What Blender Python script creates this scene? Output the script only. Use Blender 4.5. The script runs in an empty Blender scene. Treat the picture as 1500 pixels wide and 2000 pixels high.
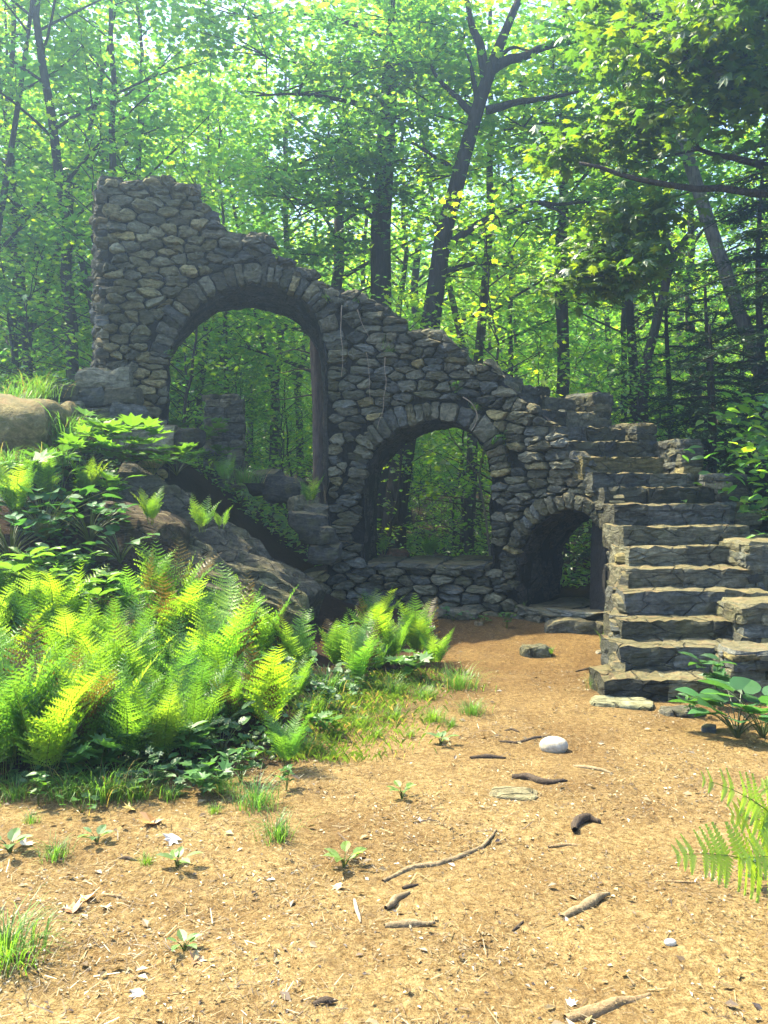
import bpy, math, random
import numpy as np
from mathutils import Vector, Matrix

scene = bpy.context.scene
COL = scene.collection
rng = np.random.default_rng(7)
R = math.radians

# ------------------------------------------------------------------ camera, sky, sun, exposure
F_PX = 1750.0
CAM_H = 1.68
PITCH = math.atan(50 / F_PX)
cam_d = bpy.data.cameras.new('camera')
cam = bpy.data.objects.new('camera', cam_d)
COL.objects.link(cam)
cam.location = (0, 0, CAM_H)
cam.rotation_euler = (math.pi / 2 - PITCH, 0, 0)
cam_d.sensor_fit = 'VERTICAL'
cam_d.sensor_height = 36
cam_d.sensor_width = 27
cam_d.lens = 36 * F_PX / 2000
cam_d.clip_end = 500
scene.camera = cam

SUN_AZ, SUN_EL = R(-63), R(58)
sun_dir = Vector((math.sin(SUN_AZ) * math.cos(SUN_EL), math.cos(SUN_AZ) * math.cos(SUN_EL), math.sin(SUN_EL)))
world = bpy.data.worlds.new('World')
scene.world = world
world.use_nodes = True
wn = world.node_tree.nodes
wl = world.node_tree.links
wn.clear()
w_out = wn.new('ShaderNodeOutputWorld')
w_bg = wn.new('ShaderNodeBackground')
w_sky = wn.new('ShaderNodeTexSky')
w_sky.sky_type = 'NISHITA'
w_sky.sun_disc = False
w_sky.sun_elevation = SUN_EL
w_sky.sun_rotation = SUN_AZ
w_sky.air_density = 1.0
w_sky.dust_density = 4.0
w_sky.ozone_density = 4.0
w_bg.inputs['Strength'].default_value = 0.15
wl.new(w_sky.outputs[0], w_bg.inputs[0])
wl.new(w_bg.outputs[0], w_out.inputs[0])

sun_l = bpy.data.lights.new('sun', 'SUN')
sun_l.energy = 5.0
sun_l.angle = R(0.5)
sun_l.color = (1.0, 0.88, 0.58)
sun_o = bpy.data.objects.new('sun', sun_l)
COL.objects.link(sun_o)
sun_o.rotation_euler = sun_dir.to_track_quat('Z', 'Y').to_euler()
sun_o.location = (-20, 20, 40)

scene.view_settings.view_transform = 'Standard'
scene.view_settings.look = 'None'
scene.view_settings.exposure = 2.25
scene.view_settings.gamma = 1.0
scene.render.engine = 'CYCLES'
cy = scene.cycles
cy.max_bounces = 7
cy.diffuse_bounces = 5
cy.glossy_bounces = 2
cy.transmission_bounces = 5
cy.volume_bounces = 0
cy.use_adaptive_sampling = True
cy.adaptive_threshold = 0.02
cy.use_denoising = True
cy.sample_clamp_indirect = 6

# ------------------------------------------------------------------ helpers
def smooth(a, b, v):
    t = np.clip((np.asarray(v, float) - a) / (b - a), 0, 1)
    return t * t * (3 - 2 * t)

def _hash(i, j, k, seed):
    h = (i * 374761393 + j * 668265263 + k * 2147483647 + seed * 1274126177) & 0xffffffff
    h = ((h ^ (h >> 13)) * 1274126177) & 0xffffffff
    h = ((h ^ (h >> 16)) * 2246822519) & 0xffffffff
    return ((h ^ (h >> 15)) & 0xffff) / 32767.5 - 1.0
def wob(P, seed=0, freq=1.0, octaves=3):
    """fractal value noise, about -1..1"""
    P = np.asarray(P, float) * (freq * 1.15) + 1000.0 + 17.3 * seed
    out = np.zeros(P.shape[:-1]); amp = 1.3
    for o in range(octaves):
        I = np.floor(P).astype(np.int64); f = P - I; f = f * f * (3 - 2 * f)
        i, j, k = I[..., 0], I[..., 1], I[..., 2]
        acc = 0
        for di in (0, 1):
            wx = f[..., 0] if di else 1 - f[..., 0]
            for dj in (0, 1):
                wy = f[..., 1] if dj else 1 - f[..., 1]
                for dk in (0, 1):
                    wz = f[..., 2] if dk else 1 - f[..., 2]
                    acc = acc + wx * wy * wz * _hash(i + di, j + dj, k + dk, seed * 7 + o)
        out += amp * acc
        amp *= 0.55; P = P * 1.93 + 5.1
    return out

def hill(x, y):
    return 2.25 * smooth(0.0, -4.2, x) * smooth(4.5, 10.2, y) * (1 - 0.55 * smooth(12.5, 20, y))

def gz(x, y):
    x = np.asarray(x, float); y = np.asarray(y, float)
    z = hill(x, y) + 0.3 * smooth(8.6, 12.5, y)
    P = np.stack([x, y, 0 * x], -1)
    z = z + 0.018 * wob(P, 1, 1.1, 3) + 0.10 * wob(P, 2, 0.5, 2) * smooth(0.6, 3, -x) * smooth(4.8, 7, y)
    z = z + 0.5 * wob(P, 5, 0.12, 2) * smooth(13, 25, y) + 0.35 * smooth(4, 9, x)
    z = z + 0.05 * (y - 16) * smooth(16, 40, y)
    return z

def ray(px, py):
    u = (px - 750) / F_PX; v = (1000 - py) / F_PX
    return np.array([u, math.cos(PITCH) + v * math.sin(PITCH), v * math.cos(PITCH) - math.sin(PITCH)])

def at(px, py, d):
    r = ray(px, py); r = r * (d / r[1])
    return np.array([r[0], r[1], CAM_H + r[2]])

def gp(px, py):
    r = ray(px, py)
    lo = None
    for t in np.arange(1.5, 60, 0.02):
        p = r * t
        if CAM_H + p[2] <= gz(p[0], p[1]):
            return np.array([p[0], p[1], float(gz(p[0], p[1]))])
    p = r * 30
    return np.array([p[0], p[1], float(gz(p[0], p[1]))])

class MB:
    def __init__(s):
        s.v = []; s.c = []; s.loops = []; s.sizes = []; s.n = 0; s.m = []
    def add(s, V, Fs, col=(1, 1, 1), mat=0):
        V = np.asarray(V, float).reshape(-1, 3)
        c = np.asarray(col, float)
        if c.ndim == 1: c = np.tile(c[:3], (len(V), 1))
        s.v.append(V); s.c.append(c)
        if isinstance(Fs, np.ndarray):
            s.loops.append((Fs + s.n).ravel()); s.sizes.append(np.full(len(Fs), Fs.shape[1])); nf = len(Fs)
        else:
            s.loops.append(np.array([i for f in Fs for i in f], int) + s.n)
            s.sizes.append(np.array([len(f) for f in Fs], int)); nf = len(Fs)
        s.m.append(np.full(nf, mat))
        s.n += len(V)
    def mesh(s, name, mats, smooth_sh=False):
        me = bpy.data.meshes.new(name)
        V = np.concatenate(s.v); L = np.concatenate(s.loops); S = np.concatenate(s.sizes)
        me.vertices.add(len(V)); me.vertices.foreach_set('co', V.ravel().astype(np.float32))
        me.loops.add(len(L)); me.loops.foreach_set('vertex_index', L.astype(np.int32))
        me.polygons.add(len(S))
        st = np.concatenate([[0], np.cumsum(S)[:-1]])
        me.polygons.foreach_set('loop_start', st.astype(np.int32))
        me.polygons.foreach_set('loop_total', S.astype(np.int32))
        me.polygons.foreach_set('material_index', np.concatenate(s.m).astype(np.int32))
        me.polygons.foreach_set('use_smooth', np.full(len(S), smooth_sh))
        a = me.attributes.new('tint', 'FLOAT_COLOR', 'POINT')
        C = np.concatenate(s.c)
        a.data.foreach_set('color', np.concatenate([C, np.ones((len(C), 1))], 1).ravel().astype(np.float32))
        for m in (mats if isinstance(mats, (list, tuple)) else [mats]): me.materials.append(m)
        me.update(calc_edges=True)
        me.validate()
        return me
    def build(s, name, mats, parent=None, smooth_sh=False):
        return put(name, s.mesh(name, mats, smooth_sh), parent)

def put(name, me, parent=None, loc=None):
    o = bpy.data.objects.new(name, me); COL.objects.link(o)
    if parent is not None: o.parent = parent
    if loc is not None: o.location = [float(q) for q in loc]
    return o

def tag(o, label=None, cat=None, group=None, kind=None):
    if label: o['label'] = label
    if cat: o['category'] = cat
    if group: o['group'] = group
    if kind: o['kind'] = kind
    return o

def empty(name, loc, label, cat, group=None, rz=0):
    o = bpy.data.objects.new(name, None); COL.objects.link(o)
    o.location = [float(q) for q in loc]; o.rotation_euler.z = rz
    o.empty_display_size = 0.1
    return tag(o, label, cat, group)

def recenter(V, base):
    return np.asarray(V) - np.asarray(base)

# ------------------------------------------------------------------ materials
def new_mat(name):
    m = bpy.data.materials.new(name); m.use_nodes = True
    nt = m.node_tree; nt.nodes.clear()
    out = nt.nodes.new('ShaderNodeOutputMaterial')
    return m, nt, out

def N(nt, t, **kw):
    n = nt.nodes.new(t)
    for k, v in kw.items():
        if k.startswith('i_'):
            key = k[2:].replace('_', ' ')
            n.inputs[key].default_value = v
        else: setattr(n, k, v)
    return n

def mixc(nt, blend, fac, a, b):
    n = nt.nodes.new('ShaderNodeMix'); n.data_type = 'RGBA'; n.blend_type = blend
    for sock, val in ((n.inputs[0], fac), (n.inputs[6], a), (n.inputs[7], b)):
        if hasattr(val, 'links'): nt.links.new(val, sock)
        elif isinstance(val, (int, float)): sock.default_value = val
        else: sock.default_value = (*val, 1)
    return n.outputs[2]

def ramp(nt, fac, stops):
    n = nt.nodes.new('ShaderNodeValToRGB')
    e = n.color_ramp.elements
    while len(e) > 1: e.remove(e[-1])
    e[0].position = stops[0][0]; c = stops[0][1]; e[0].color = (*(c if hasattr(c, '__len__') else (c, c, c)), 1)
    for p, c in stops[1:]:
        k = e.new(p); k.color = (*(c if hasattr(c, '__len__') else (c, c, c)), 1)
    nt.links.new(fac, n.inputs[0])
    return n.outputs[0]

def noise(nt, vec, scale, detail=4, rough=0.6, dist=0.0):
    n = nt.nodes.new('ShaderNodeTexNoise')
    n.inputs['Scale'].default_value = scale; n.inputs['Detail'].default_value = detail
    n.inputs['Roughness'].default_value = rough; n.inputs['Distortion'].default_value = dist
    nt.links.new(vec, n.inputs['Vector'])
    return n.outputs['Fac']

def mapping(nt, vec, scale=(1, 1, 1), rot=(0, 0, 0)):
    n = nt.nodes.new('ShaderNodeMapping'); n.inputs['Scale'].default_value = scale; n.inputs['Rotation'].default_value = rot
    nt.links.new(vec, n.inputs['Vector']); return n.outputs[0]

def finish(nt, out, col, rough=0.9, heights=(), spec=0.2):
    b = nt.nodes.new('ShaderNodeBsdfPrincipled')
    b.inputs['Roughness'].default_value = rough
    b.inputs['Specular IOR Level'].default_value = spec
    nt.links.new(col, b.inputs['Base Color'])
    prev = None
    for h, st, dist in heights:
        bm = nt.nodes.new('ShaderNodeBump'); bm.inputs['Strength'].default_value = st; bm.inputs['Distance'].default_value = dist
        nt.links.new(h, bm.inputs['Height'])
        if prev is not None: nt.links.new(prev, bm.inputs['Normal'])
        prev = bm.outputs[0]
    if prev is not None: nt.links.new(prev, b.inputs['Normal'])
    nt.links.new(b.outputs[0], out.inputs[0])
    return b

def stone_mat(name, strata=(1, 1, 4), moss=0.5, bright=1.0, top=0.7, crack=0.0):
    m, nt, out = new_mat(name)
    co = nt.nodes.new('ShaderNodeTexCoord').outputs['Object']
    at_ = N(nt, 'ShaderNodeAttribute', attribute_name='tint').outputs['Color']
    n1 = noise(nt, mapping(nt, co, strata), 5, 6, 0.68, 0.8)
    n2 = noise(nt, co, 26, 5, 0.7)
    n3 = noise(nt, co, 3.1, 5, 0.72, 0.4)
    n4 = noise(nt, mapping(nt, co, strata), 6, 5, 0.75, 0.8)
    c = mixc(nt, 'MULTIPLY', 1.0, at_, ramp(nt, n1, [(0.28, 0.35), (0.5, 0.95), (0.72, 1.6)]))
    c = mixc(nt, 'MULTIPLY', 0.85, c, ramp(nt, n2, [(0.3, 0.45), (0.62, 1.25)]))
    c = mixc(nt, 'MIX', ramp(nt, n3, [(0.50, 0.0), (0.66, moss)]), c, (0.085 * bright, 0.085 * bright, 0.028 * bright))
    c = mixc(nt, 'MIX', ramp(nt, n4, [(0.62, 0.0), (0.69, 0.5)]), c, (0.20 * bright, 0.20 * bright, 0.11 * bright))
    # sunlight on treads painted in: dry-moss tan on whatever faces up
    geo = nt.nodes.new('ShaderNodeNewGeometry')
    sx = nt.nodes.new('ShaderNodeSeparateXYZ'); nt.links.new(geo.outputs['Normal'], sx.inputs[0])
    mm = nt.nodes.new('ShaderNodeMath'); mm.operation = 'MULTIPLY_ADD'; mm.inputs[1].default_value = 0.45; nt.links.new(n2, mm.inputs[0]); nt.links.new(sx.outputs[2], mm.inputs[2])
    sunlit_tan = ramp(nt, n4, [(0.32, (0.05, 0.043, 0.024)), (0.5, (0.125, 0.11, 0.05)), (0.62, (0.15, 0.10, 0.05)), (0.75, (0.22, 0.19, 0.10))])
    c = mixc(nt, 'MIX', ramp(nt, mm.outputs[0], [(0.86, 0.0), (1.12, top)]), c, sunlit_tan)
    hs = [(n1, 0.7, 0.06), (n2, 0.6, 0.025)]
    if crack > 0:
        v = nt.nodes.new('ShaderNodeTexVoronoi'); v.feature = 'DISTANCE_TO_EDGE'; v.inputs['Scale'].default_value = 2.4
        nt.links.new(mapping(nt, co, strata), v.inputs['Vector'])
        cr = ramp(nt, v.outputs['Distance'], [(0.0, 0.0), (0.03, 1.0)])
        c = mixc(nt, 'MULTIPLY', crack, c, cr); hs.append((cr, 0.8, 0.04))
    finish(nt, out, c, 0.92, hs)
    return m

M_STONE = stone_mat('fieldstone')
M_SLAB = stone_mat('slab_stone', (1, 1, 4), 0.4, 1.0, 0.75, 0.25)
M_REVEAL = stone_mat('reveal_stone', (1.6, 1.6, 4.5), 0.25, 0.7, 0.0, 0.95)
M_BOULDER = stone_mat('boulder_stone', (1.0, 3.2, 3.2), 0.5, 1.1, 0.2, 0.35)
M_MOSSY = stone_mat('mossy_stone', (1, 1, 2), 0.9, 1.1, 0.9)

def plain_mat(name, col, scale=8, lo=0.6, hi=1.3, rough=0.95, bump=0.4, dist=0.02, tint=False, stretch=(1, 1, 1)):
    m, nt, out = new_mat(name)
    co = mapping(nt, nt.nodes.new('ShaderNodeTexCoord').outputs['Object'], stretch)
    n1 = noise(nt, co, scale, 5, 0.65, 0.3); n2 = noise(nt, co, scale * 5, 4, 0.7)
    base = N(nt, 'ShaderNodeAttribute', attribute_name='tint').outputs['Color'] if tint else None
    c = mixc(nt, 'MULTIPLY', 1.0, base if tint else col, ramp(nt, n1, [(0.3, lo), (0.7, hi)]))
    c = mixc(nt, 'MULTIPLY', 0.7, c, ramp(nt, n2, [(0.3, 0.6), (0.65, 1.15)]))
    finish(nt, out, c, rough, [(n1, bump, dist * 2), (n2, bump, dist)])
    return m

M_MORTAR = plain_mat('mortar', (0.026, 0.025, 0.024), 7, bump=0.8, dist=0.03)
M_SOFFIT = plain_mat('old_concrete', (0.05, 0.042, 0.042), 4, 0.5, 1.4, bump=0.8, dist=0.04)
M_ROOT = plain_mat('root_wood', (0.2, 0.14, 0.08), 14, tint=True, bump=0.5, stretch=(1, 1, 1))
M_DRY = plain_mat('dry_matter', (0.3, 0.2, 0.1), 9, 0.75, 1.2, tint=True, bump=0.2)

def bark_mat(name, col, patch=None):
    m, nt, out = new_mat(name)
    co = nt.nodes.new('ShaderNodeTexCoord').outputs['Object']
    oi = nt.nodes.new('ShaderNodeObjectInfo').outputs['Random']
    n1 = noise(nt, mapping(nt, co, (1, 1, 0.16)), 22, 5, 0.7, 0.5)
    n2 = noise(nt, co, 2.2, 4, 0.6)
    c = mixc(nt, 'MULTIPLY', 1.0, col, ramp(nt, n1, [(0.3, 0.4), (0.65, 1.5)]))
    c = mixc(nt, 'MULTIPLY', 1.0, c, ramp(nt, oi, [(0, 0.65), (1, 1.25)]))
    c = mixc(nt, 'MIX', ramp(nt, n2, [(0.55, 0.0), (0.72, 0.55)]), c, patch or (0.06, 0.075, 0.04))
    finish(nt, out, c, 0.95, [(n1, 0.9, 0.05)])
    return m
M_BARK = bark_mat('dark_bark', (0.050, 0.042, 0.036))
M_PALEBARK = bark_mat('pale_bark', (0.14, 0.135, 0.12), (0.30, 0.30, 0.27))
M_SNAG = bark_mat('weathered_wood', (0.13, 0.10, 0.085), (0.22, 0.19, 0.17))

def leaf_mat(name, trans=0.5, var=0.35, gloss=0.08, yellow=(1.35, 1.25, 0.5)):
    m, nt, out = new_mat(name)
    tc = N(nt, 'ShaderNodeAttribute', attribute_name='tint').outputs['Color']
    oi = nt.nodes.new('ShaderNodeObjectInfo').outputs['Random']
    c = mixc(nt, 'MULTIPLY', 1.0, tc, ramp(nt, oi, [(0, (1 - var, 1 - var * 0.6, 1.15)), (0.5, (1, 1, 1)), (1, (1 + var, 1 + var * 0.5, 0.75))]))
    d = nt.nodes.new('ShaderNodeBsdfDiffuse'); nt.links.new(c, d.inputs[0])
    t = nt.nodes.new('ShaderNodeBsdfTranslucent')
    nt.links.new(mixc(nt, 'MULTIPLY', 1.0, c, yellow), t.inputs[0])
    g = nt.nodes.new('ShaderNodeBsdfGlossy'); g.inputs['Roughness'].default_value = 0.45
    g.inputs['Color'].default_value = (0.9, 0.95, 1, 1)
    mx = nt.nodes.new('ShaderNodeMixShader'); mx.inputs[0].default_value = trans
    nt.links.new(d.outputs[0], mx.inputs[1]); nt.links.new(t.outputs[0], mx.inputs[2])
    m2 = nt.nodes.new('ShaderNodeMixShader'); m2.inputs[0].default_value = gloss
    nt.links.new(mx.outputs[0], m2.inputs[1]); nt.links.new(g.outputs[0], m2.inputs[2])
    nt.links.new(m2.outputs[0], out.inputs[0])
    return m
M_LEAF = leaf_mat('tree_leaves', 0.62, 0.35, 0.05, (2.5, 2.3, 0.8))
M_FERN = leaf_mat('fern_leaves', 0.55, 0.2, 0.03, (1.7, 1.65, 0.75))
M_HERB = leaf_mat('herb_leaves', 0.5, 0.15, 0.03, (1.7, 1.6, 0.7))
M_NEEDLE = leaf_mat('conifer_needles', 0.2, 0.15, 0.06)
M_DEADLEAF = leaf_mat('dead_leaves', 0.15, 0.1, 0.06, (1.2, 1.0, 0.7))

# ground
M_GROUND, nt, out = new_mat('forest_floor')
co = nt.nodes.new('ShaderNodeTexCoord').outputs['Object']
mask = N(nt, 'ShaderNodeAttribute', attribute_name='tint').outputs['Color']
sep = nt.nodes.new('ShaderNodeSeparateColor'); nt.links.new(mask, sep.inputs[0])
g1 = noise(nt, co, 1.3, 5, 0.6, 0.3); g2 = noise(nt, co, 30, 5, 0.75, 0.4); g3 = noise(nt, co, 110, 3, 0.7); g4 = noise(nt, co, 6, 5, 0.7, 0.6)
needle = noise(nt, mapping(nt, co, (60, 16, 20), (0, 0, 0.5)), 1.6, 4, 0.7, 1.5)
pc = ramp(nt, g2, [(0.28, (0.07, 0.042, 0.016)), (0.42, (0.145, 0.095, 0.034)), (0.56, (0.21, 0.15, 0.062)), (0.74, (0.28, 0.215, 0.10))])
pc = mixc(nt, 'MULTIPLY', 0.75, pc, ramp(nt, needle, [(0.3, 0.55), (0.6, 1.25)]))
pc = mixc(nt, 'MULTIPLY', 1.0, pc, ramp(nt, g3, [(0.30, 0.35), (0.44, 0.9), (0.68, 1.35)]))
pc = mixc(nt, 'MULTIPLY', 0.9, pc, ramp(nt, g1, [(0.3, (0.66, 0.58, 0.50)), (0.6, (1.12, 1.1, 1.0))]))
pc = mixc(nt, 'MIX', ramp(nt, g4, [(0.52, 0.0), (0.68, 0.6)]), pc, (0.11, 0.070, 0.028))
hc = ramp(nt, g2, [(0.3, (0.018, 0.012, 0.008)), (0.6, (0.055, 0.036, 0.020)), (0.8, (0.10, 0.066, 0.038))])
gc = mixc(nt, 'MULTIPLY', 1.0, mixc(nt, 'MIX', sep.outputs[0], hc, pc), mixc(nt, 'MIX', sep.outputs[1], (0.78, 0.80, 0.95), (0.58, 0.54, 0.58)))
finish(nt, out, gc, 0.97, [(g2, 0.7, 0.02), (g3, 0.5, 0.006), (g4, 0.5, 0.04)], 0.1)

# ------------------------------------------------------------------ ground sheet
def axis(lo, a, b, hi, fine, grow=1.18):
    c = list(np.arange(a, b + 1e-6, fine)); st = fine; v = b
    while v < hi: st *= grow; v += st; c.append(v)
    st = fine; v = a
    while v > lo: st *= grow; v -= st; c.insert(0, v)
    return np.array(c)
gx = axis(-50, -4.6, 4.6, 50, 0.06); gy = axis(-20, 1.6, 12.5, 70, 0.06)
GX, GY = np.meshgrid(gx, gy)
GZ = gz(GX, GY)
GZ = GZ + 0.006 * wob(np.stack([GX, GY, 0 * GX], -1), 6, 7.0, 3)
def path_mask(x, y):
    edge = np.interp(y, [0, 4.6, 5.35, 6.3, 8.2, 9.3, 11], [-6, -3.4, -0.75, -0.30, 0.45, 0.5, 0.3])
    P = np.stack([x, y, 0 * x], -1)
    m = smooth(-0.45, 0.35, x - edge + 0.22 * wob(P, 3, 1.6, 3))
    m = m * (1 - smooth(9.9, 11.2, y)) * (1 - smooth(0.0, 0.7, x - np.interp(y, [0, 5, 7, 10, 12], [5, 3.6, 3.4, 2.8, 2.0]) + 0.2 * wob(P, 4, 1.4)))
    return m
pm = path_mask(GX, GY)
mb = MB()
ny, nx = GX.shape
idx = np.arange(nx * ny).reshape(ny, nx)
F = np.stack([idx[:-1, :-1], idx[:-1, 1:], idx[1:, 1:], idx[1:, :-1]], -1).reshape(-1, 4)
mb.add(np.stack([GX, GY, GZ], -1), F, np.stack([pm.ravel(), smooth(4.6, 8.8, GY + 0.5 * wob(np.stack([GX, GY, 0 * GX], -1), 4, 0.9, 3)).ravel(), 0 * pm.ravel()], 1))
tag(mb.build('ground', M_GROUND, None, True), kind='structure')

# ------------------------------------------------------------------ rough stones
def box_grid(n=(4, 3, 3)):
    pts = {}; faces = []
    def vid(p):
        k = tuple(np.round(p, 5))
        if k not in pts: pts[k] = len(pts)
        return pts[k]
    for ax in range(3):
        u, w = [a for a in range(3) if a != ax]
        for sgn in (-1, 1):
            for i in range(n[u]):
                for j in range(n[w]):
                    q = []
                    for di, dj in ((0, 0), (1, 0), (1, 1), (0, 1)):
                        p = np.zeros(3); p[ax] = sgn
                        p[u] = -1 + 2 * (i + di) / n[u]; p[w] = -1 + 2 * (j + dj) / n[w]
                        q.append(vid(p))
                    flip = (sgn < 0) ^ (ax == 1)
                    faces.append(q[::-1] if flip else q)
    V = np.array(sorted(pts, key=lambda k: pts[k]), float)
    return V, np.array(faces)
_BG = {}
_cnt = [0]
def rough_box(mb, c, half, rz=0.0, col=(0.2, 0.2, 0.15), rnd=0.35, amp=0.10, n=(4, 3, 3), tilt=(0, 0), mat=0, facets=3, keep=(0.82, 0.96), fq=0.55):
    if n not in _BG: _BG[n] = box_grid(n)
    V, Fc = _BG[n]
    V = V.copy()
    _cnt[0] += 1
    L = np.linalg.norm(V, axis=1, keepdims=True)
    mxn = np.abs(V).max(1, keepdims=True)
    p4 = (np.abs(V) ** 5).sum(1, keepdims=True) ** (1 / 5)
    sup = V / p4
    V = V * (1 - rnd) + (sup * 0.9 + V / L * 0.1) * rnd
    h = np.asarray(half, float)
    off = rng.uniform(-50, 50, 3)
    sc = 1.0 / max(min(h), 0.02)
    V = V * h
    D = np.stack([wob(V + off, k, fq * sc, 3) for k in range(3)], -1)
    V = V + D * amp * min(h)
    if fq > 0.8: V = V + np.stack([wob(V + off, k + 4, 11.0, 3) for k in range(3)], -1) * np.array([0.006, 0.014, 0.009])
    # a few random shear planes make facets
    for _ in range(facets):
        nrm = rng.normal(size=3) / h; nrm /= np.linalg.norm(nrm)
        dd = (V @ nrm); lim = dd.max() * rng.uniform(*keep)
        ex = np.clip(dd - lim, 0, None)
        V = V - ex[:, None] * nrm
    ca, sa = math.cos(tilt[0]), math.sin(tilt[0])
    V = V @ np.array([[ca, 0, -sa], [0, 1, 0], [sa, 0, ca]]).T
    ca, sa = math.cos(tilt[1]), math.sin(tilt[1])
    V = V @ np.array([[1, 0, 0], [0, ca, -sa], [0, sa, ca]]).T
    ca, sa = math.cos(rz), math.sin(rz)
    V = V @ np.array([[ca, -sa, 0], [sa, ca, 0], [0, 0, 1]]).T
    mb.add(V + np.asarray(c), Fc, col, mat)

STONE_COLS = np.array([(0.20, 0.19, 0.14), (0.16, 0.155, 0.125), (0.25, 0.235, 0.165), (0.13, 0.13, 0.12), (0.21, 0.19, 0.13), (0.18, 0.185, 0.17)])
def scol(k=1.0):
    c = STONE_COLS[rng.integers(len(STONE_COLS))] * rng.uniform(0.5, 1.6) * k * np.array([0.44, 0.46, 0.44])
    if rng.random() < 0.08: c = c * np.array([1.7, 1.5, 1.0])
    return c

# ------------------------------------------------------------------ the ruin: geometry along the curved inner face
ctrl = [(-3.22, 10.33), (-2.54, 10.58), (-0.69, 10.96), (-0.25, 10.96), (1.27, 10.64), (1.59, 10.48), (2.50, 9.80), (2.53, 9.60), (2.28, 8.8), (1.76, 7.02)]
CP = []
for a, b in zip(ctrl[:-1], ctrl[1:]):
    a = np.array(a); b = np.array(b); n_ = max(2, int(np.linalg.norm(b - a) / 0.02))
    for t in np.linspace(0, 1, n_, endpoint=False): CP.append(a + (b - a) * t)
CP.append(np.array(ctrl[-1])); CP = np.array(CP)
k_ = np.ones(15) / 15
pad = np.concatenate([np.linspace(2 * CP[0] - CP[7], CP[0], 7, endpoint=False), CP, np.linspace(CP[-1], 2 * CP[-1] - CP[-8], 8)[1:]])
CP = np.stack([np.convolve(pad[:, i], k_, 'valid') for i in range(2)], 1)[:len(CP)]
S_ = np.concatenate([[0], np.cumsum(np.linalg.norm(np.diff(CP, axis=0), axis=1))])
TG = np.gradient(CP, axis=0); TG /= np.linalg.norm(TG, axis=1, keepdims=True)
kk = np.ones(31) / 31
padt = np.concatenate([np.repeat(TG[:1], 15, 0), TG, np.repeat(TG[-1:], 15, 0)])
TGs = np.stack([np.convolve(padt[:, i], kk, 'valid') for i in range(2)], 1); TGs /= np.linalg.norm(TGs, axis=1, keepdims=True)
PXS = 750 + F_PX * CP[:, 0] / CP[:, 1]
iC = int(np.argmax(PXS))            # corner where the flight turns to the viewer
S_C = S_[iC]
WT = 1.40                           # wall thickness = width of the stairs
def P2(s):
    return np.stack([np.interp(s, S_, CP[:, 0]), np.interp(s, S_, CP[:, 1])], -1)
def NRM(s):
    tx = np.interp(s, S_, TGs[:, 0]); ty = np.interp(s, S_, TGs[:, 1])
    return np.stack([-ty, tx], -1)
def face(s, z, dep):
    s = np.asarray(s, float); z = np.asarray(z, float); dep = np.asarray(dep, float)
    p = P2(s) + NRM(s) * dep[..., None]
    return np.concatenate([p, z[..., None]], -1)
def px2s(px): return float(np.interp(px, PXS[:iC + 1], S_[:iC + 1]))
def sz(px, py):
    s = px2s(px); d = P2(s)[1]
    return s, at(px, py, d)[2]

top_px = [(203, 352), (255, 345), (318, 342), (326, 334), (354, 334), (356, 360), (398, 362), (401, 385), (424, 392), (427, 412), (447, 430), (472, 458),
          (535, 462), (540, 490), (565, 492), (572, 512), (603, 515), (622, 530), (645, 562), (690, 566), (716, 571), (721, 592), (752, 594), (760, 620),
          (795, 624), (803, 652), (840, 645), (883, 648), (889, 676), (912, 690), (920, 702), (970, 700), (980, 735), (1000, 745), (1022, 770), (1062, 800),
          (1108, 850), (1150, 890), (1176, 935), (1200, 960), (1216, 985)]
TOPS = np.array([sz(*p) for p in top_px])

# steps: left end px, tread front y, distance, direction of the step's long side
step_def = [(1180, 1326, 7.0, 0), (1207, 1262, 7.36, 1), (1212, 1210, 7.70, 2), (1216, 1154, 8.04, 2), (1222, 1108, 8.38, 2), (1226, 1068, 8.72, 3), (1210, 1028, 9.05, 4), (1196, 986, 9.38, 6),
            (1176, 952, 9.66, 12), (1150, 924, 9.84, 18), (1135, 890, 9.95, 24), (1108, 860, 10.1, 29), (1078, 832, 10.25, 34), (1042, 800, 10.42, 38), (1000, 768, 10.52, 42), (960, 744, 10.66, 46), (915, 722, 10.74, 50)]
STEPS = []
for px, py, d, a in step_def:
    p = at(px, py, d); STEPS.append((p[0], p[1], p[2], R(a)))
# the flank of the lower flight follows the steps
flank = []
for (x, y, z, a) in STEPS[:8][::-1]:
    i = iC + int(np.argmin((CP[iC:, 1] - y) ** 2)); flank.append((S_[i], z))
ts = list(TOPS[:, 0]); tz = list(TOPS[:, 1])
for s, z in flank:
    ts += [max(s - 0.33, ts[-1] + 0.005), s]; tz += [z - 0.02, z - 0.02]
TS = np.array(ts); TZ = np.array(tz)
ordr = np.argsort(TS, kind='stable'); TS = TS[ordr]; TZ = TZ[ordr]
S_END = S_[-1]
def ztop(s): return np.interp(s, TS, TZ)

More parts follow.
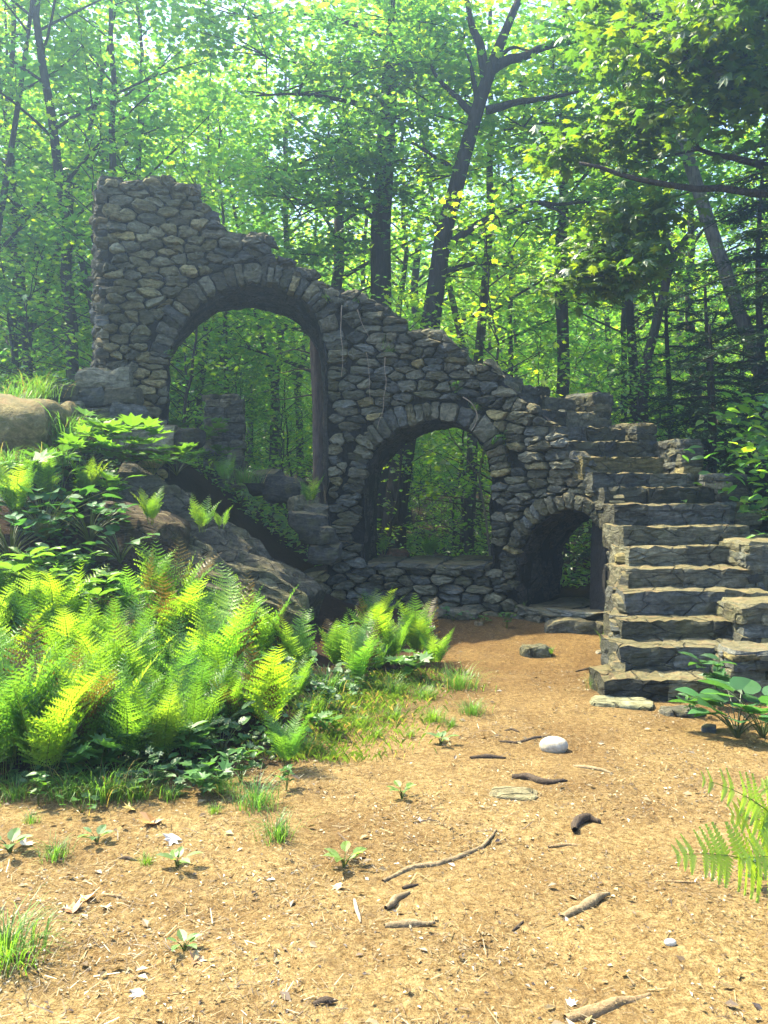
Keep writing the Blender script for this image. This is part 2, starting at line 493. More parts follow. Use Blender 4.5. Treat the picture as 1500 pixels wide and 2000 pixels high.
arch_px = [
    dict(l=330, r=640, sill=1320, curve=[(330, 715), (335, 680), (350, 645), (385, 598), (432, 566), (490, 553), (548, 560), (596, 586), (625, 625), (636, 665), (640, 715)], rw=0.24),
    dict(l=711, r=960, sill=1102, curve=[(711, 965), (716, 918), (735, 875), (775, 842), (835, 822), (885, 824), (925, 846), (950, 885), (960, 935)], rw=0.26),
    dict(l=1014, r=1197, sill=1196, curve=[(1014, 1085), (1028, 1045), (1060, 1012), (1105, 994), (1150, 1003), (1182, 1032), (1197, 1072), (1198, 1130), (1198, 1192)], rw=0.20)]
ARCH = []
for A in arch_px:
    c = np.array([sz(*p) for p in A['curve']])
    # resample smooth
    t = np.concatenate([[0], np.cumsum(np.linalg.norm(np.diff(c, axis=0), axis=1))])
    tt = np.linspace(0, t[-1], 60)
    cs = np.stack([np.interp(tt, t, c[:, 0]), np.interp(tt, t, c[:, 1])], 1)
    for _ in range(6): cs[1:-1] = 0.25 * cs[:-2] + 0.5 * cs[1:-1] + 0.25 * cs[2:]
    tg = np.gradient(cs, axis=0); tg /= np.linalg.norm(tg, axis=1, keepdims=True)
    nr = np.stack([-tg[:, 1], tg[:, 0]], 1)
    if nr[30, 1] < 0: nr = -nr
    zs = sz((A['l'] + A['r']) / 2, A['sill'])[1]
    if A['l'] == 330: zs = 0.6
    ARCH.append(dict(c=cs, n=nr, sl=cs[0, 0], sr=cs[-1, 0], sill=zs, rw=A['rw'], out=cs + nr * A['rw']))
def in_poly(p, poly):
    x, y = p; ins = False; j = len(poly) - 1
    for i in range(len(poly)):
        xi, yi = poly[i]; xj, yj = poly[j]
        if (yi > y) != (yj > y) and x < (xj - xi) * (y - yi) / (yj - yi) + xi: ins = not ins
        j = i
    return ins
for A in ARCH:
    A['hole'] = np.array([(A['sl'], A['sill'])] + [tuple(q) for q in A['c']] + [(A['sr'], A['sill'])])
    A['big'] = np.array([(A['sl'], A['sill']), (A['sl'], A['c'][0, 1]), ] + [tuple(q) for q in A['out']] + [(A['sr'], A['c'][-1, 1]), (A['sr'], A['sill'])])
    L = A['big']; den = []
    for a, b in zip(L[:-1], L[1:]):
        for t in np.linspace(0, 1, max(2, int(np.linalg.norm(b - a) / 0.015)), endpoint=False): den.append(a + (b - a) * t)
    A['outline'] = np.array(den)

def clip(poly, mid, nrm):
    out = []
    n = len(poly)
    for i in range(n):
        a = poly[i]; b = poly[(i + 1) % n]
        da = (a[0] - mid[0]) * nrm[0] + (a[1] - mid[1]) * nrm[1]
        db = (b[0] - mid[0]) * nrm[0] + (b[1] - mid[1]) * nrm[1]
        if da <= 0: out.append(a)
        if (da < 0 < db) or (db < 0 < da):
            t = da / (da - db); out.append((a[0] + (b[0] - a[0]) * t, a[1] + (b[1] - a[1]) * t))
    return out

def stone_from_poly(mb, poly, mapf, gap=0.010, bulge=None, col=None, m=14, inset=0.06):
    """poly: list of (s,z); mapf(s,z,depth) -> world; depth<0 stands proud"""
    P = np.array(poly)
    c = P.mean(0)
    d = P - c; L = np.linalg.norm(d, axis=1, keepdims=True) + 1e-9
    if L.max() < 0.02: return
    P = c + d * np.clip((L - gap) / L, 0.3, 1)
    P = np.stack([0.86 * P + 0.14 * np.roll(P, -1, 0), 0.14 * P + 0.86 * np.roll(P, -1, 0)], 1).reshape(-1, 2)
    seg = np.linalg.norm(np.roll(P, -1, 0) - P, axis=1); t = np.concatenate([[0], np.cumsum(seg)])
    Pc = np.concatenate([P, P[:1]])
    tt = np.linspace(0, t[-1], m, endpoint=False)
    Q = np.stack([np.interp(tt, t, Pc[:, 0]), np.interp(tt, t, Pc[:, 1])], 1)
    Q += rng.normal(0, 0.006, Q.shape)
    if bulge is None: bulge = rng.uniform(0.025, 0.085)
    ti = rng.normal(0, 0.2, 2)
    rings = [(1.0, inset), (0.99, -bulge * 0.35), (0.88, -bulge * 0.9), (0.5, -bulge)]
    V = []; Z = []
    for sc, dp in rings:
        jit = rng.normal(0, 0.005, (m, 2)) if sc < 1 else 0
        q = c + (Q - c) * sc + jit
        dep = np.full(m, dp)
        if dp < 0: dep = dep + (q - c) @ ti + rng.normal(0, 0.006, m)
        V.append(q); Z.append(dep)
    V.append(c[None]); Z.append(np.array([-bulge * 1.03 + rng.normal(0, 0.005)]))
    V = np.concatenate(V); Z = np.concatenate(Z)
    W = mapf(V[:, 0], V[:, 1], Z)
    F = []
    for r_ in range(len(rings) - 1):
        for i in range(m):
            a = r_ * m + i; b = r_ * m + (i + 1) % m
            F.append((a, b, b + m, a + m))
    last = (len(rings) - 1) * m; cc = len(V) - 1
    for i in range(m): F.append((last + i, last + (i + 1) % m, cc))
    mb.add(W, F, scol() if col is None else col)

def voronoi_wall(s0, s1, z0, z1, inside, post, mapf, sink, hmin=0.05, hmax=0.135, lmin=0.09, lmax=0.42, kx=0.46):
    seeds = []
    z = z0 - 0.1
    while z < z1 + 0.2:
        h = rng.uniform(hmin, hmax); s = s0 - 0.3 - rng.uniform(0, 0.2)
        while s < s1 + 0.3:
            l = rng.uniform(lmin, lmax); seeds.append((s + l / 2, z + h / 2 + rng.normal(0, 0.026))); s += l
        z += h
    Sd = np.array(seeds); U = Sd * np.array([kx, 1])
    for i in range(len(Sd)):
        if not inside(Sd[i]): continue
        d2 = ((U - U[i]) ** 2).sum(1); nb = np.argsort(d2)[1:18]
        poly = [(U[i, 0] - .25, U[i, 1] - .25), (U[i, 0] + .25, U[i, 1] - .25), (U[i, 0] + .25, U[i, 1] + .25), (U[i, 0] - .25, U[i, 1] + .25)]
        for j in nb:
            poly = clip(poly, (U[i] + U[j]) / 2, U[j] - U[i])
            if len(poly) < 3: break
        if len(poly) < 3: continue
        poly = [(a / kx, b) for a, b in poly]
        poly = post(poly)
        if poly is None or len(poly) < 3: continue
        P = np.array(poly)
        ar = 0.5 * abs(np.sum(P[:, 0] * np.roll(P[:, 1], -1) - P[:, 1] * np.roll(P[:, 0], -1)))
        if ar < 0.0016: continue
        stone_from_poly(sink(Sd[i]), poly, mapf, col=scol(1.45) * np.array([1.15, 1.08, 0.78]) if mapf is rmap and Sd[i][0] < s_t + 0.5 else None)  # tower stones paler: the veil of light over them is put into their colour

def wall_inside(p):
    s, z = p
    if s < 0.02 or s > S_END - 0.01 or z < -0.25 or z > float(ztop(s)) - 0.03: return False
    for A in ARCH:
        if in_poly(p, A['big']): return False
    return True
def wall_post(poly):
    out = []
    for p in poly:
        s = min(max(p[0], -0.02), S_END + 0.02); z = min(p[1], float(ztop(s)) + 0.015)
        for A in ARCH:
            if in_poly((s, z), A['big']):
                d = ((A['outline'] - (s, z)) ** 2).sum(1); k = int(np.argmin(d)); s, z = A['outline'][k]
        out.append((s, z))
    return out

ruin = empty('stone_ruin', (0.3, 10.8, 0), 'ruined fieldstone staircase wall with three arches rising to a tall broken tower', 'ruin')
RB = np.array([0.3, 10.8, 0])
def rmap(s, z, d): return face(s, z, np.asarray(d) + 0.07 * smooth(S_C + 0.03, S_C + 0.14, s)) - RB
s_t = ARCH[0]['sl']
parts = dict(tower=MB(), wall=MB(), wall2=MB(), wall3=MB(), flank=MB(), low=MB())
sp1 = (ARCH[0]['sr'] + ARCH[1]['sl']) / 2; sp2 = (ARCH[1]['sr'] + ARCH[2]['sl']) / 2
def sink(p):
    s, z = p
    if s < s_t + 0.25: return parts['tower']
    if s > S_C - 0.02: return parts['flank']
    for A in ARCH[1:]:
        if A['sl'] - 0.05 < s < A['sr'] + 0.05 and z < A['sill']: return parts['low']
    return parts['wall'] if s < sp1 else parts['wall2'] if s < sp2 else parts['wall3']
voronoi_wall(0, S_END, -0.2, 5.5, wall_inside, wall_post, rmap, sink)
def build_parts():
    parts['tower'].build('tower', [M_STONE, M_MORTAR], ruin)
    for k in ('wall', 'wall2', 'wall3'): parts[k].build('arched_wall', [M_STONE, M_MORTAR], ruin)
    parts['flank'].build('stair_flank', M_STONE, ruin)
    parts['low'].build('sill_wall', [M_STONE, M_MORTAR], ruin)

# end face of the tower (towards the left)
mb = MB()
def end_map(u, z, dep):
    u = np.asarray(u, float); p0 = P2(0.0); n0 = NRM(0.0); t0 = -np.array([n0[1], -n0[0]])
    p = p0 + n0 * u[..., None] + t0 * (-np.asarray(dep))[..., None]
    return np.concatenate([p, np.asarray(z)[..., None]], -1) - RB
zt0 = float(ztop(0.02))
voronoi_wall(0, WT, 1.6, zt0, lambda p: 0.02 < p[0] < WT and 1.4 < p[1] < zt0 - 0.03, lambda q: [(min(max(a, -0.03), WT), min(b, zt0)) for a, b in q], end_map, lambda p: mb)
mb.build('tower_end', M_STONE, ruin)

# mortar core
mb = MB()
def core_cols(s_lo, s_hi, zlo, zhi, step=0.05, dfront=0.075, dback=WT):
    n = max(2, int((s_hi - s_lo) / step) + 1)
    ss = np.linspace(s_lo, s_hi, n)
    lo = zlo(ss) if callable(zlo) else np.full(n, zlo); hi = zhi(ss) if callable(zhi) else np.full(n, zhi)
    nz = 8
    fr = []
    for dd in (dfront, dback):
        for k in range(nz + 1):
            z = lo + (hi - lo) * k / nz
            w = 0.015 * wob(np.stack([ss * 8, z * 8, 0 * ss], -1), 2, 1)
            fr.append(face(ss, z, np.full(n, dd) + (w if dd == dfront else -w)))
    V = np.concatenate(fr) - RB
    F = []
    for side in (0, 1):
        for k in range(nz):
            for i in range(n - 1):
                a = (side * (nz + 1) + k) * n + i; q = (a, a + 1, a + n + 1, a + n)
                F.append(q if side == 0 else q[::-1])
    tf = nz * n; tb = ((nz + 1) + nz) * n; bf = 0; bb = (nz + 1) * n
    for i in range(n - 1):
        F.append((tf + i, tf + i + 1, tb + i + 1, tb + i)); F.append((bf + i + 1, bf + i, bb + i, bb + i + 1))
    for e in (0, n - 1):
        for k in range(nz):
            a = k * n + e; b = (nz + 1 + k) * n + e
            q = (a, a + n, b + n, b); F.append(q if e == 0 else q[::-1])
    sm_ = (s_lo + s_hi) / 2
    if hi[n // 2] < 1.2 and s_lo > sp1 and s_hi < S_C - 0.05: key = 'low'
    elif s_hi <= s_t + 0.01: key = 'tower'
    else: key = 'wall' if sm_ < sp1 + 0.02 else 'wall2' if sm_ < sp2 + 0.02 else 'wall3'
    parts[key].add(V, F, (1, 1, 1), 1)
ct = lambda s: np.minimum(ztop(s - 0.03), ztop(s + 0.03)) - 0.07
edges = [0.03]
for A in ARCH:
    if A is ARCH[2]:
        sx_ = px2s(895)
        core_cols(edges[-1], A['sl'], -0.3, ct, dback=0.16); core_cols(edges[-1], A['sl'], -0.3, lambda s: ztop(s) - 0.4, dfront=0.16)
    else: core_cols(edges[-1], A['sl'], -0.3, ct)
    edges.append(A['sr'])
    kc = 60 if A is not ARCH[2] else int(np.argmax(A['c'][:, 0] > A['sr'] - 0.02)) + 1
    zin = lambda s, A=A, kc=kc: np.interp(s, np.maximum.accumulate(A['c'][:kc, 0]), A['c'][:kc, 1]) + 0.012
    if A is ARCH[2]:
        core_cols(A['sl'], A['sr'], zin, ct, dback=0.16); core_cols(A['sl'], A['sr'], zin, lambda s: np.maximum(zin(s) + 0.03, ztop(s) - 0.5), dfront=0.16)
    else: core_cols(A['sl'], A['sr'], zin, ct)
    core_cols(A['sl'], A['sr'], -0.3, A['sill'] - 0.01)
core_cols(edges[-1], S_C - 0.02, -0.3, ct, dback=0.16)
core_cols(edges[-1], S_C - 0.02, -0.3, lambda s: ztop(s) - 0.5, dfront=0.16)
build_parts()

# arch rings and reveals
for A in ARCH:
    mb = MB()
    c = A['c']; n_ = A['n']
    t = np.concatenate([[0], np.cumsum(np.linalg.norm(np.diff(c, axis=0), axis=1))])
    u = 0.0
    while u < t[-1] - 0.02:
        w = rng.uniform(0.055, 0.13) if rng.random() < 0.8 else rng.uniform(0.13, 0.2)
        u2 = min(u + w, t[-1])
        pc = lambda q: np.array([np.interp(q, t, c[:, 0]), np.interp(q, t, c[:, 1])])
        pn = lambda q: np.array([np.interp(q, t, n_[:, 0]), np.interp(q, t, n_[:, 1])])
        h = A['rw'] * rng.uniform(0.85, 1.12)
        lo = rng.uniform(-0.02, 0.012)
        poly = [pc(u) + pn(u) * lo, pc((u + u2) / 2) + pn((u + u2) / 2) * (lo - 0.005), pc(u2) + pn(u2) * lo, pc(u2) + pn(u2) * h, pc((u + u2) / 2) + pn((u + u2) / 2) * h * 1.03, pc(u) + pn(u) * h]
        stone_from_poly(mb, [tuple(q) for q in poly][::-1], rmap, gap=0.007, bulge=rng.uniform(0.04, 0.10), inset=0.10)
        u = u2
    mb.build('arch_ring', M_STONE, ruin)
    # soffit and jambs: one rough sheet through the wall
    mb = MB()
    o = np.concatenate([np.stack([np.full(14, A['sl']), np.linspace(A['sill'], c[0, 1], 14)], 1)[:-1], c, np.stack([np.full(14, A['sr']), np.linspace(c[-1, 1], A['sill'], 14)], 1)[1:]])
    nd = 44
    dep = np.linspace(-0.015, WT + 0.03, nd)
    SS = np.repeat(o[:, 0][:, None], nd, 1); ZZ = np.repeat(o[:, 1][:, None], nd, 1); DD = np.repeat(dep[None], len(o), 0)
    W = face(SS, ZZ, DD)
    W = W + 0.028 * np.stack([wob(W, k, 5.0, 4) for k in range(3)], -1)
    ii = np.arange(len(o) * nd).reshape(len(o), nd)
    F = np.stack([ii[:-1, :-1], ii[:-1, 1:], ii[1:, 1:], ii[1:, :-1]], -1).reshape(-1, 4)
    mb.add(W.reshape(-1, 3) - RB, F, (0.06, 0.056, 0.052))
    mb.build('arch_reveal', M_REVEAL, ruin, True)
# sills: flat flagstones
for A in ARCH[1:]:
    mb = MB()
    s = A['sl'] + 0.02
    while s < A['sr'] - 0.06:
        l = min(rng.uniform(0.35, 0.7), A['sr'] - s)
        for dd in (0.30, 0.95):
            p = face(np.array([s + l / 2]), np.array([A['sill'] - 0.035]), np.array([dd]))[0] - RB
            nn = NRM(s + l / 2); rz = math.atan2(-nn[0], nn[1])
            rough_box(mb, p, (l / 2, 0.36, 0.05), rz, scol(0.9), 0.5, 0.25, (6, 5, 2))
        s += l
    mb.build('arch_sill', M_SLAB, ruin)

# steps of the flight (risers and treads)
def add_step(x, y, z, a, w, tread, rise, k):
    mb = MB()
    pieces = rng.choice([1, 2, 2, 3])
    cuts = np.concatenate([[0], np.sort(rng.uniform(0.25, 0.75, pieces - 1)), [1]])
    for i in range(pieces):
        l0, l1 = cuts[i] * w, cuts[i + 1] * w
        lc = (l0 + l1) / 2; hl = (l1 - l0) / 2 + 0.004
        hh = rise / 2 + 0.02
        fr = rng.uniform(-0.025, 0.025)
        dx, dy = math.cos(a), math.sin(a)
        cx = x + dx * lc - dy * (tread / 2 + fr); cyy = y + dy * lc + dx * (tread / 2 + fr)
        rough_box(mb, (cx - RB[0], cyy - RB[1], z - hh + rng.uniform(-0.012, 0.012)), (hl, tread / 2 + 0.05, hh), a + rng.normal(0, 0.015), scol(0.95), 0.08, 0.09, (max(6, int(hl * 34)), 8, 6), facets=2, keep=(0.94, 0.99), fq=1.0)
    mb.build('step', M_SLAB, ruin)
core = MB()
for k, (x, y, z, a) in enumerate(STEPS):
    zp = STEPS[k - 1][2] if k else 0.0
    w = WT - 0.06 if k > 0 else WT - 0.02
    if k > 9: w = 1.15
    nx_ = STEPS[k + 1] if k + 1 < len(STEPS) else None
    tr = 0.5
    add_step(x, y, z, a, w, tr, z - zp + 0.02, k)
    if k < 9:
        dx, dy = math.cos(a), math.sin(a)
        c = (x + dx * w / 2 - dy * 0.32 + 0.05 - RB[0], y + dy * w / 2 + dx * 0.32 + 0.02 - RB[1], (z - 0.12) / 2 - 0.1)
        rough_box(core, c, (w / 2 - 0.05, 0.2, (z - 0.12) / 2 + 0.1), a, (1, 1, 1), 0.05, 0.02, (3, 2, 3))
core.build('stair_core', M_MORTAR, ruin)
# upper steps along the crest, one worn step per change of height
s_hi = px2s(900); s = s_hi
while s > 0.05:
    l = rng.uniform(0.22, 0.34); s2 = max(s - l, 0.0)
    z = float(min(ztop(s), ztop(s2), ztop((s + s2) / 2)))
    z = float(min(ztop(q) for q in np.linspace(s2 + 0.01, s - 0.01, 9))) + 0.02
    mb = MB()
    nn = NRM((s + s2) / 2); rz = math.atan2(-nn[0], nn[1])
    for dd, hd in ((0.26, 0.26), (0.74, 0.25), (1.17, 0.22)):
        p = face(np.array([(s + s2) / 2]), np.array([z - 0.055]), np.array([dd]))[0] - RB
        rough_box(mb, p + np.array([0, 0, rng.uniform(-0.05, 0.015)]), ((s - s2) / 2 + 0.03, hd, rng.uniform(0.06, 0.085)), rz + rng.normal(0, 0.06), scol(), 0.4, 0.3, (5, 5, 3))
    mb.build('step', M_SLAB, ruin)
    s = s2

# parapet posts on the outer side
def stone_stack(mb, c, hw, hd, z0, z1, rz, off=np.zeros(3), hmin=0.06, hmax=0.11, kc=1.0):
    z = z0
    row = 0
    ca, sa = math.cos(rz), math.sin(rz)
    while z < z1 - 0.02:
        h = min(rng.uniform(hmin, hmax), z1 - z)
        if z1 - z - h < 0.04: h = z1 - z
        # ring of stones around the perimeter: two faces along w, two along d
        for side in range(4):
            if side < 2:
                nst = max(1, int(round(2 * hw / rng.uniform(0.16, 0.34))))
                e = np.linspace(-hw, hw, nst + 1); e[1:-1] += rng.normal(0, 0.03, nst - 1)
                for i in range(nst):
                    lx = (e[i] + e[i + 1]) / 2; ly = (hd - 0.09) * (1 if side else -1)
                    hx, hy = (e[i + 1] - e[i]) / 2 + 0.003, 0.09
                    p = np.array([lx * ca - ly * sa, lx * sa + ly * ca, 0]) + np.array([c[0], c[1], z + h / 2]) - off
                    rough_box(mb, p + np.append(rng.normal(0, 0.01, 2), 0), (hx, hy, h / 2 + 0.006), rz, scol(kc), 0.45, 0.3, (4, 3, 3), (rng.normal(0, 0.04), 0))
            else:
                nst = max(1, int(round((2 * hd - 0.3) / rng.uniform(0.16, 0.3))))
                e = np.linspace(-hd + 0.15, hd - 0.15, nst + 1)
                if e[-1] <= e[0]: continue
                for i in range(nst):
                    ly = (e[i] + e[i + 1]) / 2; lx = (hw - 0.09) * (1 if side == 3 else -1)
                    p = np.array([lx * ca - ly * sa, lx * sa + ly * ca, 0]) + np.array([c[0], c[1], z + h / 2]) - off
                    rough_box(mb, p + np.append(rng.normal(0, 0.01, 2), 0), (0.09, (e[i + 1] - e[i]) / 2 + 0.003, h / 2 + 0.006), rz, scol(kc), 0.45, 0.3, (3, 4, 3))
        z += h; row += 1
    if hw > 0.2 and hd > 0.2:
        rough_box(mb, np.array([c[0], c[1], (z0 + z1) / 2 - 0.03]) - off, (hw - 0.12, hd - 0.12, (z1 - z0) / 2 - 0.02), rz, (0.10, 0.095, 0.08), 0.05, 0.02, (2, 2, 2))

post_def = [  # px of left front corner, px right, y top, y bottom(base below), distance of the front face, half depth, rot
    (1429, 1640, 1274, 1375, 6.95, 0.20, 2), (1452, 1650, 1182, 1275, 7.45, 0.28, 2), (1458, 1640, 1060, 1185, 8.35, 0.33, 3),
    (1407, 1468, 926, 1000, 9.75, 0.27, 8), (1334, 1380, 858, 960, 10.30, 0.30, 18), (1246, 1296, 826, 890, 10.75, 0.28, 27), (1160, 1206, 766, 840, 11.2, 0.26, 34)]
for pl, pr, yt, yb, d, hd, a in post_def:
    A0 = at(pl, yt, d); B0 = at(pr, yt, d); zb = at(pl, yb, d)[2] - 0.15
    hw = (B0[0] - A0[0]) / 2 / math.cos(R(a)); a = R(a)
    c = np.array([A0[0], A0[1]]) + np.array([math.cos(a), math.sin(a)]) * hw + np.array([-math.sin(a), math.cos(a)]) * hd
    mb = MB()
    stone_stack(mb, c, hw, hd, zb, A0[2] - 0.03, a, RB)
    rough_box(mb, np.array([c[0], c[1], A0[2] - 0.03]) - RB, (hw * 0.97, hd * 0.97, 0.04), a, scol(1.15), 0.4, 0.3, (6, 5, 2))
    mb.build('parapet_post', M_STONE, ruin)
# outer wall carrying the posts down to the ground
mb = MB()
for k in range(0, 9):
    x, y, z, a = STEPS[k]
    dx, dy = math.cos(a), math.sin(a)
    zt = z - 0.1
    if zt > 0.15: stone_stack(mb, (x + dx * (WT + 0.12) - dy * 0.22, y + dy * (WT + 0.12) + dx * 0.22), 0.16, 0.19, -0.1, zt, a, RB, 0.07, 0.13)
mb.build('outer_wall', M_STONE, ruin)

# projecting foot and low wall left of the tower
mb = MB()
for (pl, pr, yt, yb, d, hd) in [(140, 246, 722, 758, 10.15, 0.4), (132, 192, 758, 792, 10.1, 0.35), (190, 262, 756, 790, 10.12, 0.35), (150, 215, 792, 830, 10.1, 0.35), (212, 275, 788, 835, 10.12, 0.35),
                                 (74, 140, 752, 785, 10.0, 0.35), (85, 150, 785, 820, 9.9, 0.3), (40, 90, 765, 800, 10.1, 0.4), (215, 330, 835, 880, 10.2, 0.35)]:
    A0 = at(pl, yt, d); B0 = at(pr, yb, d)
    rough_box(mb, np.array([(A0[0] + B0[0]) / 2, d + hd, (A0[2] + B0[2]) / 2]) - RB, ((B0[0] - A0[0]) / 2 + 0.01, hd, (A0[2] - B0[2]) / 2 + 0.008), rng.normal(0, 0.06) + 0.15, scol(1.05), 0.35, 0.25, (6, 5, 4))
mb.build('tower_foot', M_STONE, ruin)

# free pillar seen through the large arch
b = at(432, 915, 12.6); t_ = at(432, 772, 12.6)
pil = empty('ruined_pillar', (b[0], b[1] + 0.3, b[2] - 0.2), 'short square fieldstone pillar with broken top standing behind the largest arch', 'pillar')
mb = MB()
stone_stack(mb, (b[0], b[1] + 0.3), 0.27, 0.27, b[2] - 0.3, t_[2] - 0.05, 0.12, np.array([b[0], b[1] + 0.3, b[2] - 0.2]), 0.07, 0.14, 1.5)
for q in range(5):
    rough_box(mb, np.array([rng.uniform(-0.17, 0.12), rng.uniform(-0.15, 0.15), t_[2] - b[2] + 0.2 - 0.02]), (0.11, 0.11, 0.05), rng.uniform(0, 3), scol(1.2), 0.4, 0.3)
mb.build('pillar_stones', M_STONE, pil)

# ------------------------------------------------------------------ boulders and loose rocks
def slab(name, label, A, B, C, D, th, mat, col, amp=0.05, nu=64, nv=36):
    """A left back, B right back, C left front, D right front of the upper face"""
    A, B, C, D = [np.asarray(q, float) for q in (A, B, C, D)]
    base = (A + B + C + D) / 4 - np.array([0, 0, th])
    u = np.linspace(0, 1, nu)[None, :, None]; v = np.linspace(0, 1, nv)[:, None, None]
    T = (A * (1 - u) + B * u) * (1 - v) + (C * (1 - u) + D * u) * v
    T = np.broadcast_to(T, (nv, nu, 3)).copy()
    Nn = np.cross(B - A, C - A); Nn /= np.linalg.norm(Nn); Nn = Nn if Nn[2] > 0 else -Nn
    e = np.minimum(np.minimum(u, 1 - u) * 9, np.minimum(v, 1 - v) * 6)[..., 0]; e = np.clip(e, 0, 1)
    along = (B - A) / np.linalg.norm(B - A)
    stretch = T - 0.75 * (T @ along)[..., None] * along
    T += Nn * (amp * (wob(stretch, 1, 2.6, 4) + 0.35 * wob(stretch, 4, 9, 3)) - 0.10 * (1 - e) ** 2 * th * 2)[..., None]
    led = 3.2 * wob(stretch, 6, 1.7, 3); T += Nn * (0.045 * (np.floor(led) + smooth(0.72, 1.0, led - np.floor(led))))[..., None] * e[..., None]
    Bt = T - Nn * th * (0.85 + 0.25 * wob(T, 3, 1.3, 2))[..., None] - np.array([0, 0, 0.15])
    cen = T.mean((0, 1))
    Bt = cen + (Bt - cen) * np.array([0.97, 0.97, 1])
    E = 0.04 * np.stack([wob(T, k, 3, 3) for k in range(3)], -1)
    T += E
    mb = MB()
    it = np.arange(nu * nv).reshape(nv, nu); ib = it + nu * nv
    F = [tuple(q) for q in np.stack([it[:-1, :-1], it[1:, :-1], it[1:, 1:], it[:-1, 1:]], -1).reshape(-1, 4)]
    F += [tuple(q) for q in np.stack([ib[:-1, :-1], ib[:-1, 1:], ib[1:, 1:], ib[1:, :-1]], -1).reshape(-1, 4)]
    M = 4
    ring = list(it[0, :-1]) + list(it[:-1, -1]) + list(it[-1, :0:-1]) + list(it[:0:-1, 0])
    V = np.concatenate([T.reshape(-1, 3), Bt.reshape(-1, 3)])
    prev = ring
    n0 = len(V); extra = []
    for m_ in range(1, M):
        f = m_ / M
        p = V[ring] * (1 - f) + V[[r_ + nu * nv for r_ in ring]] * f
        p = p + 0.05 * np.stack([wob(p, k + 2, 3, 3) for k in range(3)], -1)
        extra.append(p)
    allr = [ring] + [list(range(n0 + i * len(ring), n0 + (i + 1) * len(ring))) for i in range(M - 1)] + [[r_ + nu * nv for r_ in ring]]
    V = np.concatenate([V] + extra)
    for ra, rb_ in zip(allr[:-1], allr[1:]):
        for i in range(len(ring)):
            j = (i + 1) % len(ring); F.append((ra[i], ra[j], rb_[j], rb_[i]))
    mb.add(V - base, F, col)
    o = mb.build(name, mat); o.location = base.tolist()
    return tag(o, label, 'boulder')

slab('tilted_boulder', 'huge tilted boulder slab sloping down from the leafy bank towards the middle arch', at(262, 882, 9.75), at(655, 1135, 9.7), at(170, 980, 8.35), at(575, 1150, 8.9), 0.55, M_BOULDER, (0.075, 0.07, 0.05), 0.07)
slab('ledge_boulder', 'lower narrow boulder ledge with lichen streaks just above the ferns', at(325, 1030, 8.6), at(618, 1180, 8.4), at(310, 1100, 7.9), at(606, 1194, 8.1), 0.38, M_BOULDER, (0.075, 0.075, 0.045), 0.06)

def blob(name, label, c, rad, mat, col, cat='rock', n=(8, 8, 8), amp=0.25, rz=0.0, group=None, sink_=0.0):
    mb = MB()
    if name in ('round_stone', 'pebble'):
        V, Fc = box_grid((10, 10, 8)); V = V / np.linalg.norm(V, axis=1, keepdims=True); V = V * (1 + 0.05 * wob(V, 2, 0.8, 2))[:, None] * np.asarray(rad)
        mb.add(V, Fc, col)
    else: rough_box(mb, (0, 0, 0), rad, rz, col, 0.85, amp, n)
    o = mb.build(name, mat, None, min(rad) > 0.25 or name in ('round_stone', 'pebble')); o.location = [float(q) for q in c]
    return tag(o, label, cat, group)
p = at(20, 840, 9.2)
blob('mossy_boulder', 'big mossy boulder with dry grass on top at the left end of the bank', (p[0] - 0.25, 9.4, p[2] - 0.05), (0.85, 0.7, 0.42), M_MOSSY, (0.22, 0.18, 0.08), 'boulder', (14, 12, 9), 0.28)
p = at(275, 985, 8.0)
blob('earth_bank', 'dark root covered lump of soil and rock between the two boulder slabs', (p[0] - 0.15, 8.3, p[2] - 0.42), (0.46, 0.35, 0.34), M_BOULDER, (0.05, 0.035, 0.024), 'boulder', (12, 10, 9), 0.3)
